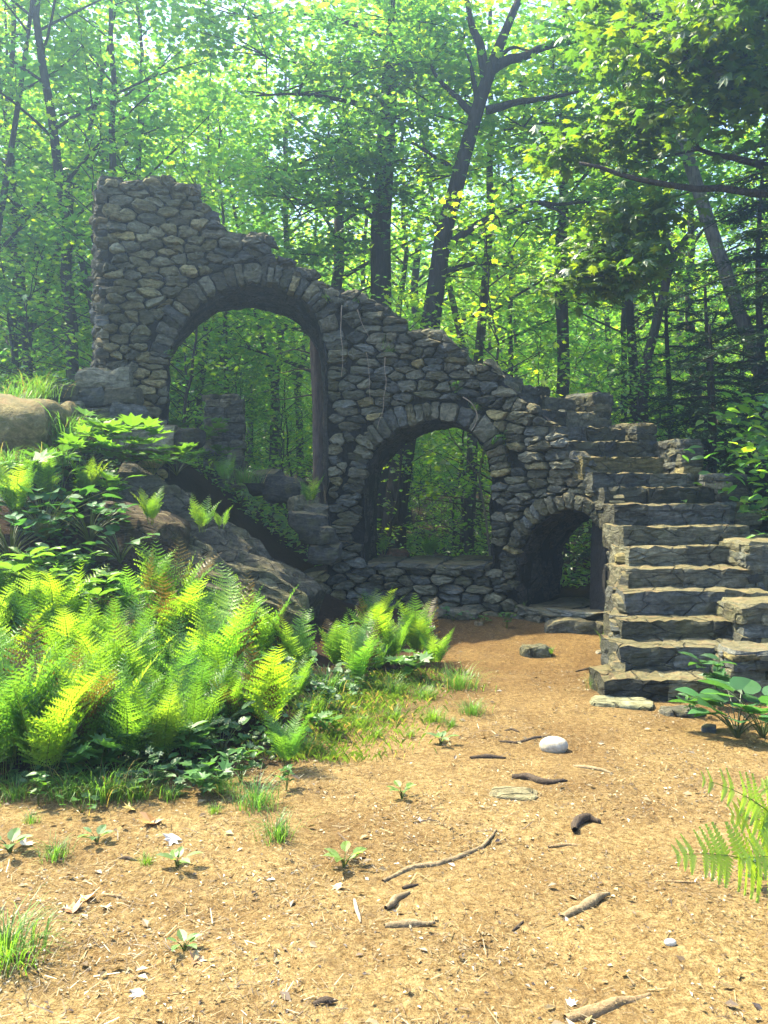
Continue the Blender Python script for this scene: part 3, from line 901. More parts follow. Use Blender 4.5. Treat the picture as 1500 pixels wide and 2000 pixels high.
rocks = [
    (1083, 1468, 0.09, 0.065, 0.058, (0.60, 0.55, 0.43), 'round_stone', 'smooth pale round stone lying alone in the middle of the path', M_DRY, 0.03),
    (1050, 1282, 0.15, 0.12, 0.085, (0.19, 0.19, 0.12), 'mossy_rock', 'mossy grey rock sunk in the leaf litter before the small arch', M_BOULDER, 0.02),
    (1005, 1555, 0.13, 0.09, 0.025, (0.30, 0.27, 0.16), 'flat_rock', 'flat grey green rock barely above the soil below a dark root', M_BOULDER, -0.012),
    (885, 1205, 0.32, 0.2, 0.07, (0.20, 0.19, 0.14), 'flat_rock', 'broad flat rock at the foot of the middle arch sill', M_BOULDER, 0.02),
    (1218, 1380, 0.24, 0.14, 0.03, (0.36, 0.36, 0.22), 'flagstone', 'pale olive flagstone lying in front of the lowest step', M_BOULDER, 0.01),
    (1335, 1398, 0.16, 0.1, 0.03, (0.13, 0.13, 0.11), 'flagstone', 'dark broken flagstone beside the heart leaved plant at the stair foot', M_BOULDER, 0.01),
    (1310, 1850, 0.022, 0.014, 0.014, (0.7, 0.68, 0.6), 'pebble', 'tiny white pebble near the lower right corner of the path', M_DRY, 0.006),
    (1385, 1430, 0.05, 0.04, 0.035, (0.10, 0.11, 0.12), 'small_rock', 'small dark angular rock before the heart leaved plant', M_STONE, 0.01),
    (935, 1222, 0.05, 0.04, 0.03, (0.35, 0.28, 0.17), 'small_rock', 'small tan rock between weeds near the middle arch', M_STONE, 0.01),
    (1175, 1277, 0.05, 0.04, 0.02, (0.5, 0.45, 0.36), 'small_rock', 'pale chip of rock in the litter left of the stairs', M_STONE, 0.01),
    (1120, 1235, 0.30, 0.12, 0.10, (0.16, 0.16, 0.12), 'rubble_stone', 'dark low rubble stone under the small arch sill', M_STONE, 0.03),
    (1185, 1240, 0.12, 0.1, 0.11, (0.22, 0.2, 0.14), 'rubble_stone', 'tawny upright rubble stone at the foot of the stair corner', M_STONE, 0.03)]
for px, py, rx, ry, rz_, col, nm, lb, mt, up in rocks:
    p = gp(px, py); col = tuple(0.6 * q for q in col)
    blob(nm, lb, p + np.array([0, ry * 0.4, up]), (rx, ry, rz_), mt, col, 'rock' if 'peb' not in nm else 'pebble', (8, 6, 5), 0.22, rng.uniform(-0.3, 0.3))
rub = [(590, 985, 10.3, 0.13, (0.33, 0.32, 0.2), 'mossy pale rubble block at the foot of the middle pier'), (615, 1000, 10.2, 0.11, (0.22, 0.21, 0.17), 'grey rubble block leaning on the middle pier foot'),
       (560, 960, 10.7, 0.2, (0.09, 0.09, 0.085), 'dark broken stone block on the floor of the largest arch'), (520, 945, 10.9, 0.18, (0.10, 0.10, 0.09), 'dark square rubble block left of the arch floor'),
       (625, 1045, 10.0, 0.14, (0.15, 0.15, 0.13), 'slaty rubble stone below the middle pier'), (600, 1020, 10.0, 0.15, (0.14, 0.14, 0.12), 'wide rubble stone wedged above the tilted boulder'),
       (635, 1080, 10.0, 0.14, (0.13, 0.13, 0.12), 'lowest rubble stone between pier and tilted boulder'), (362, 858, 10.4, 0.17, (0.13, 0.12, 0.1), 'rubble block with a sunlit edge at the tower foot'),
       (775, 1082, 11.9, 0.10, (0.42, 0.22, 0.13), 'reddish rock on the sill floor of the middle arch'), (752, 1092, 11.8, 0.07, (0.3, 0.26, 0.18), 'small tan rock beside the reddish rock in the middle arch'),
       (860, 1092, 11.8, 0.08, (0.22, 0.2, 0.17), 'small grey rock behind the middle arch sill')]
for px, py, d, r_, col, lb in rub:
    p = at(px, py, d); col = tuple(0.34 * q for q in col)
    blob('rubble_stone', lb, p, (r_ * 1.35, r_, r_ * 0.75), M_STONE, col, 'rock', (6, 5, 4), 0.3, rng.uniform(-0.6, 0.6))

# ------------------------------------------------------------------ vegetation helpers
def fan(outline, center=(0, 0.35)):
    V = [(center[0], center[1], 0.0)] + [(x, y, z) for x, y, z in outline]
    n = len(outline)
    return np.array(V), np.array([(0, 1 + i, 1 + (i + 1) % n) for i in range(n)])
def polar_leaf(angs, rad, fold=0.12, droop=0.12):
    o = []
    for a, r_ in zip(angs, rad):
        x = r_ * math.cos(R(a)); y = 0.35 + r_ * math.sin(R(a))
        o.append((x, y, abs(x) * fold - droop * max(0, y - 0.3) ** 2))
    return fan(o)
T_MAPLE = polar_leaf([-90, -55, -20, 0, 22, 47, 68, 90, 112, 133, 158, 180, 200, 235], [0.35, 0.34, 0.36, 0.55, 0.30, 0.62, 0.34, 0.68, 0.34, 0.62, 0.30, 0.55, 0.36, 0.34])
T_MAPLE_N = polar_leaf([-90, -55, -20, 0, 22, 47, 68, 90, 112, 133, 158, 180, 200, 235], [0.35, 0.34, 0.36, 0.55, 0.34, 0.62, 0.38, 0.68, 0.38, 0.62, 0.34, 0.55, 0.36, 0.34], -0.3, 0.7)
T_DIA = (np.array([(0, 0, 0), (0.28, 0.45, 0.08), (0, 1, -0.08), (-0.28, 0.45, 0.08)], float), np.array([(0, 1, 2), (0, 2, 3)]))
T_OVAL = (np.array([(0, 0, 0), (0.2, 0.18, 0.06), (0.27, 0.45, 0.07), (0.17, 0.75, 0.03), (0, 1, -0.1), (-0.17, 0.75, 0.03), (-0.27, 0.45, 0.07), (-0.2, 0.18, 0.06), (0, 0.45, 0.0)], float),
          np.array([(8, i, i + 1) for i in range(7)] + [(8, 7, 0)]))
T_HEART = polar_leaf([-90, -70, -45, -15, 15, 45, 70, 90, 110, 135, 165, 195, 225, 250], [0.24, 0.46, 0.55, 0.53, 0.5, 0.48, 0.54, 0.64, 0.54, 0.48, 0.5, 0.53, 0.55, 0.46], 0.2, 0.25)
T_NEEDLE = (np.array([(0, 0, 0), (0.16, 0.4, 0), (0, 1, -0.06), (-0.16, 0.4, 0)], float), np.array([(0, 1, 2), (0, 2, 3)]))

def leaf_cloud(mb, C, Nn, size, tint, tmpl, heading=None, g=None, mat=0):
    g = g or rng
    TV, TF = tmpl
    n = len(C)
    Nn = Nn / (np.linalg.norm(Nn, axis=1, keepdims=True) + 1e-9)
    h = g.normal(size=(n, 3)) if heading is None else heading + g.normal(0, 0.35, (n, 3))
    b = h - (h * Nn).sum(1, keepdims=True) * Nn
    b /= np.linalg.norm(b, axis=1, keepdims=True) + 1e-9
    a = np.cross(b, Nn)
    sz_ = np.asarray(size)[:, None, None]
    V = C[:, None, :] + sz_ * (TV[None, :, 0:1] * a[:, None, :] + TV[None, :, 1:2] * b[:, None, :] + TV[None, :, 2:3] * Nn[:, None, :])
    F = (TF[None] + (np.arange(n) * len(TV))[:, None, None]).reshape(-1, 3)
    mb.add(V.reshape(-1, 3), F, np.repeat(tint, len(TV), 0), mat)

def tube(mb, pts, rads, k=7, col=(1, 1, 1), mat=0):
    pts = np.asarray(pts, float); n = len(pts)
    tg = np.gradient(pts, axis=0); tg /= np.linalg.norm(tg, axis=1, keepdims=True) + 1e-9
    ref = np.array([0.3, 0.2, 1.0]) if abs(tg[0, 2]) < 0.9 else np.array([1.0, 0.2, 0])
    a = np.cross(tg, ref); a /= np.linalg.norm(a, axis=1, keepdims=True) + 1e-9
    b = np.cross(tg, a)
    th = np.arange(k) * 2 * math.pi / k
    V = pts[:, None, :] + np.asarray(rads)[:, None, None] * (np.cos(th)[None, :, None] * a[:, None, :] + np.sin(th)[None, :, None] * b[:, None, :])
    F = []
    for i in range(n - 1):
        for j in range(k):
            F.append((i * k + j, i * k + (j + 1) % k, (i + 1) * k + (j + 1) % k, (i + 1) * k + j))
    F.append(tuple(range((n - 1) * k, n * k)))
    mb.add(V.reshape(-1, 3), F, col, mat)

def bez(p0, p1, p2, n):
    t = np.linspace(0, 1, n)[:, None]
    return (1 - t) ** 2 * np.asarray(p0) + 2 * t * (1 - t) * np.asarray(p1) + t * t * np.asarray(p2)

GREENS = np.array([(0.085, 0.21, 0.034), (0.115, 0.235, 0.030), (0.062, 0.18, 0.042), (0.155, 0.275, 0.028), (0.08, 0.205, 0.055)])
def leaf_tint(n, g, k=1.0, yel=0.0):
    c = GREENS[g.integers(len(GREENS), size=n)] * g.uniform(0.85, 1.2, (n, 1)) * k
    return c * np.array([1 + yel, 1 + 0.4 * yel, 1.0])

def spray(mb, pts, g, per, size, tmpl, spread=0.28, droop=0.0, k=1.0, yel=0.0):
    """flat layered sprays of leaves along a twig"""
    pts = np.asarray(pts)
    n = len(pts) * per
    C = np.repeat(pts, per, 0) + np.stack([g.normal(0, spread, n), g.normal(0, spread, n), g.normal(0, spread * 0.28, n) - droop * np.abs(g.normal(0, 0.3, n))], 1)
    Nn = np.stack([g.normal(0, 0.45, n), g.normal(0, 0.45, n) - 0.1, np.ones(n)], 1)
    leaf_cloud(mb, C, Nn, size * g.uniform(0.6, 1.25, n), leaf_tint(n, g, k, yel), tmpl, None, g)

def limb(wood, crown, p0, direction, L, r0, g, up=0.25, sub=6, per=5, leaf=0.11, tmpl=T_MAPLE, spread=0.26, kw=5, leafy_from=0.25, k=1.0, yel=0.0, npt=5):
    d = np.asarray(direction, float); d /= np.linalg.norm(d)
    side = np.cross(d, (0, 0, 1.0)); side /= np.linalg.norm(side) + 1e-9
    p2 = np.asarray(p0) + d * L + np.array([0, 0, up * L * 0.3])
    p1 = np.asarray(p0) + d * L * 0.5 + np.array([0, 0, up * L * 0.5]) + side * g.normal(0, 0.1) * L
    P = bez(p0, p1, p2, 9)
    tube(wood, P, np.linspace(r0, r0 * 0.22, 9), kw)
    for i in range(sub):
        t = leafy_from + (1 - leafy_from) * (i + g.random()) / sub
        q = (1 - t) ** 2 * np.asarray(p0) + 2 * t * (1 - t) * p1 + t * t * p2
        sgn = 1 if i % 2 else -1
        l2 = L * g.uniform(0.22, 0.48) * (1.15 - 0.5 * t)
        e = q + (d * g.uniform(0.3, 0.8) + side * sgn * g.uniform(0.5, 1.0)) * l2 + np.array([0, 0, g.normal(0.03, 0.10) * L])
        m = (q + e) / 2 + np.array([0, 0, 0.08 * l2])
        tube(wood, bez(q, m, e, 4), np.linspace(r0 * 0.28, r0 * 0.08, 4), 3)
        spray(crown, bez(q, m, e, npt)[1:], g, per, leaf, tmpl, spread, 0.3, k, yel)
    spray(crown, P[6:], g, per, leaf, tmpl, spread, 0.3, k, yel)

def tree_meshes(seed, H=12.0, r0=0.14, nl=26, first=0.2, Lmax=2.6, lean=0.03, per=6, sub=6, leaf=0.135, tmpl=T_MAPLE, fork=False, k=1.0, yel=0.0, npt=5, bark=None):
    g = np.random.default_rng(seed)
    wood, crown = MB(), MB()
    z = np.linspace(-0.3, H, 16)
    az = g.uniform(0, 6.28)
    wx = np.cumsum(g.normal(0, 0.05, 16)) + lean * z * math.cos(az); wy = np.cumsum(g.normal(0, 0.05, 16)) + lean * z * math.sin(az)
    wx -= wx[0]; wy -= wy[0]
    P = np.stack([wx, wy, z], 1)
    rad = r0 * (1 - 0.85 * np.linspace(0, 1, 16) ** 1.2); rad[0] *= 1.5; rad[1] *= 1.1
    tube(wood, P, rad, 9)
    if fork:
        i = 4; q = P[i]; a2 = az + 2.5
        e = q + np.array([math.cos(a2) * H * 0.16, math.sin(a2) * H * 0.16, H * 0.62])
        P2_ = bez(q, q + np.array([math.cos(a2) * H * 0.09, math.sin(a2) * H * 0.09, H * 0.25]), e, 10)
        tube(wood, P2_, np.linspace(rad[i] * 0.8, rad[i] * 0.15, 10), 7)
    for i in range(nl):
        f = first + (1 - first) * ((i + g.random()) / nl) ** 0.95
        h = f * H
        q = np.array([np.interp(h, z, P[:, 0]), np.interp(h, z, P[:, 1]), h])
        if fork and i % 2:
            j = np.clip((h - P2_[0, 2]) / (P2_[-1, 2] - P2_[0, 2]), 0, 1) * 9
            if h > P2_[0, 2]: q = np.array([np.interp(j, np.arange(10), P2_[:, c]) for c in range(3)])
        a = i * 2.4 + g.normal(0, 0.4)
        L = Lmax * (0.35 + 0.65 * math.sin(math.pi * min(1, (1.12 - f) / 0.95) * 0.62)) * g.uniform(0.65, 1.2)
        el = R(8 + 35 * f) + g.normal(0, 0.1)
        limb(wood, crown, q, (math.cos(a) * math.cos(el), math.sin(a) * math.cos(el), math.sin(el)), L, max(0.012, np.interp(h, z, rad) * 0.42), g, 0.15, sub, per, leaf, tmpl, k=k, yel=yel, npt=npt)
    # dead twigs on the lower trunk
    for i in range(5):
        h = g.uniform(0.06, first + 0.15) * H; a = g.uniform(0, 6.28)
        q = np.array([np.interp(h, z, P[:, 0]), np.interp(h, z, P[:, 1]), h])
        e = q + np.array([math.cos(a), math.sin(a), g.uniform(-0.1, 0.5)]) * g.uniform(0.5, 1.3)
        tube(wood, bez(q, (q + e) / 2 + np.array([0, 0, 0.08]), e, 5), np.linspace(0.014, 0.004, 5), 4)
    return wood.mesh('trunk', bark or M_BARK, True), crown.mesh('crown', M_LEAF)

def place_tree(ms, x, y, s, rz, label, name='forest_tree', cat='tree', group=None, zoff=0.0):
    t = empty(name, (x, y, float(gz(x, y)) + zoff), label, cat, group, rz)
    t.scale = (s, s, s)
    put('trunk', ms[0], t); put('crown', ms[1], t)
    return t

# ------------------------------------------------------------------ the trees one can single out
def custom_tree(name, label, d, trunk, rads, limbs, g_seed, leaf=0.11, bark=None, tips=(), per=5, k=1.0, yel=0.0, sub=7, spread=0.3, tmpl=T_MAPLE, base_r=1.35, back=0.0):
    """trunk: list of (px,py[,dd]); limbs: (list of (px,py[,dd]), radius px, leaf count factor)"""
    g = np.random.default_rng(g_seed)
    def pt(q): return at(q[0], q[1], d + (q[2] if len(q) > 2 else 0.0))
    P = np.array([pt(q) for q in trunk])
    b = P[0].copy(); gz0 = float(gz(b[0], b[1])); 
    if P[0, 2] > gz0 + 0.05: P = np.concatenate([[np.array([b[0] - 0.1 * (P[1, 0] - P[0, 0]), b[1], gz0 - 0.25])], P]); rads = [rads[0] * base_r] + list(rads)
    base = np.array([P[0, 0], P[0, 1], gz0])
    t = empty(name, base, label, 'tree')
    wood, crown = MB(), MB()
    def dens(P, rr, n=24):
        tt = np.concatenate([[0], np.cumsum(np.linalg.norm(np.diff(P, axis=0), axis=1))]); q = np.linspace(0, tt[-1], n)
        Q = np.stack([np.interp(q, tt, P[:, i]) for i in range(3)], 1)
        for _ in range(3): Q[1:-1] = 0.25 * Q[:-2] + 0.5 * Q[1:-1] + 0.25 * Q[2:]
        return Q, np.interp(q, tt, rr)
    rr = np.array(rads) * d / F_PX
    Q, rq = dens(P, rr, 30)
    Q = Q + np.stack([wob(Q, g_seed + i, 1.2, 2) for i in range(3)], 1) * 0.02
    tube(wood, Q - base, rq, 12)
    for L_ in limbs:
        pts, rpx, dens_f = L_
        PL = np.array([pt(q) for q in pts])
        QL, rl = dens(PL, np.linspace(rpx, rpx * 0.3, len(PL)) * d / F_PX, 14)
        QL = QL + np.stack([wob(QL, g_seed + i + 2, 2.0, 2) for i in range(3)], 1) * 0.03
        tube(wood, QL - base, rl, 7)
        if dens_f > 0:
            Ln = np.linalg.norm(QL[-1] - QL[0])
            for i in range(int(sub * dens_f)):
                j = g.integers(4, 14); q = QL[j] - base + np.array([0, back, 0])
                a = g.uniform(0, 6.28)
                limb(wood, crown, q, (math.cos(a), math.sin(a), g.uniform(-0.1, 0.45)), g.uniform(0.7, 1.6), 0.02, g, 0.1, 5, per, leaf, tmpl, spread, 4, k=k, yel=yel)
    for (px, py, dd, L, n) in tips:
        q = at(px, py, d + dd) - base
        for i in range(n):
            a = g.uniform(0, 6.28)
            limb(wood, crown, q, (math.cos(a), math.sin(a), g.uniform(-0.15, 0.35)), L * g.uniform(0.6, 1.2), 0.015, g, 0.05, 6, per, leaf, tmpl, spread, 4, k=k, yel=yel)
    wood.build('trunk', bark or M_BARK, t, True)
    if crown.v: crown.build('crown', M_LEAF, t)
    return t

custom_tree('maple_tree', 'big dark leaning maple forking above the middle of the ruin', 14.6,
    [(768, 1030), (790, 860), (815, 740), (838, 650), (850, 560), (868, 440), (893, 350), (916, 280), (932, 215), (948, 165), (962, 125), (985, 62), (1018, 5), (1040, -60)],
    [24, 22, 21, 20, 18, 16.5, 15, 14, 13, 12.5, 11.5, 8.5, 7, 5],
    [([(952, 160), (940, 100), (918, 40), (900, -30)], 12, 1.0), ([(962, 135), (1010, 115), (1060, 92), (1130, 75), (1205, 58)], 11, 0.9),
     ([(948, 217), (1000, 203), (1060, 190), (1132, 182)], 9, 0.8), ([(876, 478), (915, 445), (960, 418), (1050, 395), (1150, 394)], 9, 0.6), ([(1050, 396), (1085, 405), (1115, 432)], 5, 0.5),
     ([(860, 545), (890, 522), (930, 512), (1003, 505)], 8, 0.3), ([(1003, 505), (1000, 480), (1030, 445)], 3, 0.4),
     ([(925, 225), (895, 195), (865, 165), (832, 105)], 8, 0.8), ([(930, 200), (922, 140), (905, 90)], 6, 0.6), ([(900, 340), (860, 310), (800, 280), (740, 270)], 5, 1.0),
     ([(965, 130), (1000, 90), (1045, 100)], 5, 0.5)], 11, 0.12,
    tips=[(900, -40, 1.0, 1.8, 5), (1010, -60, 1.2, 1.9, 5), (800, 60, 0.8, 1.4, 4), (1120, 20, 1.2, 1.5, 5), (820, 190, 1.3, 1.2, 3), (1150, 130, 1.2, 1.2, 3), (720, 120, 0.3, 1.3, 4), (1010, 290, 2.0, 1.2, 3)], yel=0.25, per=4, back=1.1)
custom_tree('thick_trunk_tree', 'thick straight dark trunk rising just behind the wall crest left of the leaning maple', 15.6,
    [(745, 600), (744, 480), (746, 400), (752, 300), (758, 200), (762, 60), (765, -120)], [21, 20, 19, 18, 16, 13, 8],
    [([(745, 440), (700, 400), (640, 395), (590, 420)], 5, 1.2), ([(750, 330), (690, 300), (620, 300), (560, 330)], 6, 1.3), ([(755, 240), (690, 200), (600, 180), (500, 190)], 6, 1.4),
     ([(760, 150), (820, 100), (880, 90)], 5, 1.0), ([(760, 90), (690, 40), (600, 20), (480, 40)], 7, 1.6)], 12, 0.115,
    tips=[(640, 330, -0.5, 1.3, 5), (590, 400, -0.8, 1.1, 5), (680, 470, -0.4, 1.0, 5), (620, 500, -0.5, 0.8, 4), (520, 110, -0.4, 1.5, 6), (600, 130, 0.0, 1.4, 5), (470, 30, -0.4, 1.5, 5), (715, 370, -0.6, 0.8, 3), (750, 320, -0.9, 0.9, 5), (765, 230, -0.9, 1.0, 5), (750, 130, -0.9, 1.1, 6), (770, 40, -0.9, 1.1, 6)], yel=0.3, per=4)
custom_tree('twin_trunk_tree', 'straight tree with two close dark trunks behind the upper stairs', 16.5,
    [(1098, 800), (1098, 700), (1097, 580), (1098, 480), (1100, 420), (1102, 250), (1105, 60), (1105, -60)], [13, 12, 11, 10, 9, 8, 6, 3],
    [([(1094, 640), (1086, 540), (1090, 450), (1098, 400)], 7, 0.3), ([(1105, 560), (1130, 600), (1160, 585), (1200, 580)], 3, 0.6), ([(1100, 400), (1150, 330), (1190, 300)], 4, 1.0), ([(1102, 300), (1050, 250), (1010, 240)], 4, 1.0)], 13, 0.12,
    tips=[(1110, 150, 0, 1.6, 7), (1090, 300, 0.3, 1.4, 5), (1120, 20, 0, 1.6, 6)], yel=0.5, k=1.1)
custom_tree('leaning_birch', 'pale blotched trunk leaning left high on the right, out of the dark hemlock', 13.8,
    [(1500, 760), (1470, 680), (1438, 595), (1405, 500), (1375, 400), (1345, 310), (1312, 220), (1285, 150), (1262, 80), (1225, -40)], [15, 14, 13.5, 13, 12.5, 12, 11, 10, 9, 7],
    [([(1290, 160), (1330, 110), (1390, 80)], 5, 1.0), ([(1270, 90), (1210, 60), (1150, 70)], 5, 1.0), ([(1345, 310), (1300, 290), (1255, 300)], 3, 0.8)], 14, 0.12, M_PALEBARK,
    tips=[(1240, -20, 0, 1.8, 8), (1300, 40, 0.3, 1.6, 6), (1200, 90, 0.4, 1.3, 5)], k=0.85)
custom_tree('forked_sapling', 'slender dark tree curving right to a fork between twin trunks and birch', 14.8,
    [(1252, 800), (1258, 720), (1275, 650), (1292, 600), (1303, 540), (1320, 495), (1345, 450), (1375, 430)], [10, 10, 9, 9, 8, 6, 5, 3],
    [([(1318, 498), (1300, 460), (1288, 415), (1278, 370)], 5, 0.6), ([(1286, 610), (1275, 560), (1265, 530)], 4, 0.3)], 15, 0.12, tips=[(1370, 430, 0.2, 1.2, 4), (1280, 360, 0.2, 1.3, 5)])
custom_tree('straight_sapling', 'dark straight trunk just left of the slender forked tree', 15.6,
    [(1240, 810), (1236, 700), (1230, 600), (1226, 500), (1222, 380), (1220, 150)], [9, 9, 8, 7, 6, 3], [([(1224, 420), (1180, 380), (1150, 390)], 3, 0.8)], 16, 0.12, tips=[(1220, 250, 0, 1.4, 6), (1225, 120, 0, 1.4, 6)], yel=0.4)
custom_tree('dead_snag', 'weathered dead trunk standing against the back of the middle pier', 12.6,
    [(624, 1000), (624, 900), (622, 790), (618, 700), (614, 640), (612, 600), (611, 585)], [15, 14, 13, 12, 11, 8, 3], [([(616, 720), (580, 722), (540, 728)], 2, 0.0), ([(618, 770), (570, 775), (530, 778)], 2, 0.0), ([(612, 690), (575, 680), (545, 690)], 2, 0)], 17, 0.1, M_SNAG)
custom_tree('near_maple', 'broad leaved maple reaching in from the right with a bare dead limb', 9.6,
    [(1660, 1050), (1650, 700), (1640, 400), (1620, 100), (1600, -300)], [34, 32, 30, 26, 18],
    [([(1640, 370), (1560, 385), (1470, 375), (1360, 365), (1250, 350), (1180, 330), (1132, 318)], 10, 0.0), ([(1635, 330), (1560, 325), (1470, 322), (1400, 305), (1340, 285)], 11, 0.5),
     ([(1630, 250), (1540, 170), (1440, 100), (1340, 60)], 9, 1.5), ([(1620, 120), (1500, 20), (1380, -40)], 10, 1.5)], 18, 0.135,
    tips=[(1215, 430, 0.7, 0.6, 5), (1180, 490, 0.6, 0.55, 5), (1230, 530, 0.6, 0.5, 3), (1190, 300, 0.8, 0.6, 3), (1260, 235, 0.6, 0.6, 3), (1330, 130, -0.3, 0.9, 5), (1430, 70, -0.5, 1.0, 6), (1480, 180, -0.4, 0.8, 4), (1390, 200, -0.2, 0.7, 3), (1270, 30, 0.3, 0.9, 4), (1170, 540, 0.4, 0.4, 3)], per=4, spread=0.2, k=0.42, tmpl=T_MAPLE_N)

# conifers on the right
def hemlock(name, label, x, y, H, nb, Lmax, seed, dead=True):
    g = np.random.default_rng(seed)
    z0 = float(gz(x, y)); t = empty(name, (x, y, z0), label, 'conifer')
    wood, crown = MB(), MB()
    tube(wood, [(0.05 * math.sin(q), 0.04 * math.cos(q * 1.3), q) for q in np.linspace(-0.3, H, 12)], np.linspace(0.17 * H / 10, 0.02, 12), 9)
    for i in range(nb):
        f = 0.04 + 0.93 * (i + g.random()) / nb; h = f * H
        a = i * 2.4 + g.normal(0, 0.3); L = Lmax * (1 - f) ** 0.7 * g.uniform(0.7, 1.15) + 0.25
        d = np.array([math.cos(a), math.sin(a), 0]); sd = np.array([-d[1], d[0], 0])
        p0 = np.array([0, 0, h]); p2 = p0 + d * L + np.array([0, 0, -0.28 * L]); p1 = p0 + d * L * 0.5 + np.array([0, 0, 0.06 * L])
        P = bez(p0, p1, p2, 10); tube(wood, P, np.linspace(0.022, 0.004, 10), 4)
        C = []; Hd = []
        for j in range(int(24 * L)):
            tt = g.uniform(0.12, 1); q = (1 - tt) ** 2 * p0 + 2 * tt * (1 - tt) * p1 + tt * tt * p2
            s = 1 if g.random() < 0.5 else -1; l2 = (0.16 + 0.32 * L * (1 - tt) * 0.6) * g.uniform(0.6, 1.2)
            dv = d * 0.6 + sd * s * 0.8 + np.array([0, 0, -0.15])
            m = max(5, int(l2 / 0.028))
            u = np.linspace(0.05, 1, m)
            cc = q + u[:, None] * l2 * dv
            for sg in (-1, 1):
                C.append(cc); Hd.append(np.tile(dv * 0.6 + sg * np.cross(dv, (0, 0, 1)) * 0.9, (m, 1)))
        C = np.concatenate(C); Hd = np.concatenate(Hd); n = len(C)
        tint = np.array([(0.018, 0.050, 0.026)]) * g.uniform(0.6, 1.5, (n, 1))
        leaf_cloud(crown, C + g.normal(0, 0.012, (n, 3)), np.stack([g.normal(0, 0.25, n), g.normal(0, 0.25, n), np.ones(n)], 1), g.uniform(0.055, 0.10, n), tint, T_NEEDLE, Hd, g)
    if dead:
        for i in range(6):
            a = g.uniform(0, 6.28); h = g.uniform(0.1, 0.5) * H
            e = np.array([math.cos(a), math.sin(a), -0.1]) * g.uniform(0.8, 1.6) + np.array([0, 0, h])
            tube(wood, bez((0, 0, h), np.array([0, 0, h + 0.1]) * 0.5 + e * 0.5, e, 5), np.linspace(0.02, 0.004, 5), 4)
    wood.build('trunk', M_BARK, t, True); crown.build('crown', M_NEEDLE, t)
hemlock('hemlock_tree', 'tall dark hemlock at the right edge behind the stairs', 5.5, 12.2, 10.5, 46, 2.2, 31)
hemlock('hemlock_sapling', 'low dark hemlock drooping over the highest parapet posts', 4.9, 13.6, 4.4, 34, 1.9, 32, False)
hemlock('hemlock_sapling', 'small blue green hemlock peeping out behind the parapet post of the upper stairs', 4.1, 14.6, 3.4, 26, 1.5, 33, False)
hemlock('hemlock_tree', 'dark hemlock standing in front of the leaning birch', 6.6, 14.5, 8.0, 36, 2.2, 34)

hemlock('hemlock_tree', 'nearest dark hemlock, cut by the right edge, its boughs over the shrub', 5.6, 11.2, 9.0, 50, 2.3, 38)
hemlock('hemlock_sapling', 'short bushy hemlock right behind the shrub at the right edge', 4.5, 12.4, 3.6, 34, 1.6, 35, False)
hemlock('hemlock_tree', 'middle sized hemlock between birch trunk and tall edge hemlock', 5.7, 13.6, 6.2, 44, 2.0, 36)
hemlock('hemlock_tree', 'dark hemlock whose low boughs hang beside the forked tree', 5.0, 15.8, 5.2, 40, 2.0, 37)

# ------------------------------------------------------------------ forest behind
variants = [tree_meshes(100, 12.5, 0.15, 26, 0.22, 2.7), tree_meshes(101, 13.5, 0.13, 24, 0.28, 2.4, fork=True), tree_meshes(102, 11.5, 0.10, 24, 0.18, 2.3, 0.05),
            tree_meshes(103, 13.0, 0.18, 28, 0.25, 2.9, yel=0.35), tree_meshes(104, 10.5, 0.08, 22, 0.15, 2.0, 0.06, yel=0.2)]
saplings = [tree_meshes(120, 4.2, 0.03, 16, 0.12, 1.2, 0.06, per=4, sub=4, leaf=0.10, npt=4), tree_meshes(121, 5.2, 0.035, 18, 0.15, 1.3, 0.05, per=4, sub=4, leaf=0.10, npt=4, yel=0.25),
            tree_meshes(122, 3.0, 0.025, 14, 0.08, 1.2, 0.05, per=4, sub=4, leaf=0.09, npt=4, k=0.8)]
fg = np.random.default_rng(55)
placed = []
def zone(x, y):
    px = 750 + F_PX * x / y
    if px < 215: return 'left', 'slender dark trunked forest tree standing left of the tower'
    if px < 330: return 'tower', 'forest tree whose crown rises behind the tower top'
    if px < 640: return 'arch', 'forest tree behind the largest arch, its crown above the broken crest'
    if px < 980: return 'mid', 'forest tree behind the wall between largest arch and twin trunks'
    if px < 1330: return 'right', 'forest tree behind the upper stairs and small arch'
    return 'far', 'forest tree behind the dark hemlocks on the right'
for it in range(4000):
    y = 14.2 + 29 * fg.random() ** 0.85; hw = 0.4286 * y + 2.5
    x = fg.uniform(-hw, hw)
    md = 2.2 + 0.06 * (y - 14)
    if any((x - a) ** 2 + (y - b_) ** 2 < md * md for a, b_ in placed): continue
    px = 750 + F_PX * x / y
    if y < 17.5 and x > -4.6: continue
    if y < 19 and x > 2: continue
    placed.append((x, y))
    if len(placed) >= 62: break
for it in range(3000):
    y = fg.uniform(14.5, 30); x = fg.uniform(-0.45 * y - 1.5, -0.17 * y)
    if y < 17.5 and x > -4.6: continue
    if any((x - a) ** 2 + (y - b_) ** 2 < 1.7 ** 2 for a, b_ in placed): continue
    placed.append((x, y))
    if len(placed) >= 84: break
for i, (x, y) in enumerate(placed):
    zn, lb = zone(x, y)
    place_tree(variants[fg.integers(len(variants))], x, y, fg.uniform(0.8, 1.12), fg.uniform(0, 6.28), lb, 'forest_tree', 'tree', 'forest trees behind the ruin')
sp = []
for it in range(3000):
    y = 12.9 + 16 * fg.random(); hw = 0.4286 * y + 1.5
    x = fg.uniform(-hw, hw)
    if any((x - a) ** 2 + (y - b_) ** 2 < 1.35 ** 2 for a, b_ in sp): continue
    if y < 14.6 and -2.9 < x < -1.0: continue
    sp.append((x, y))
    if len(sp) >= 80: break
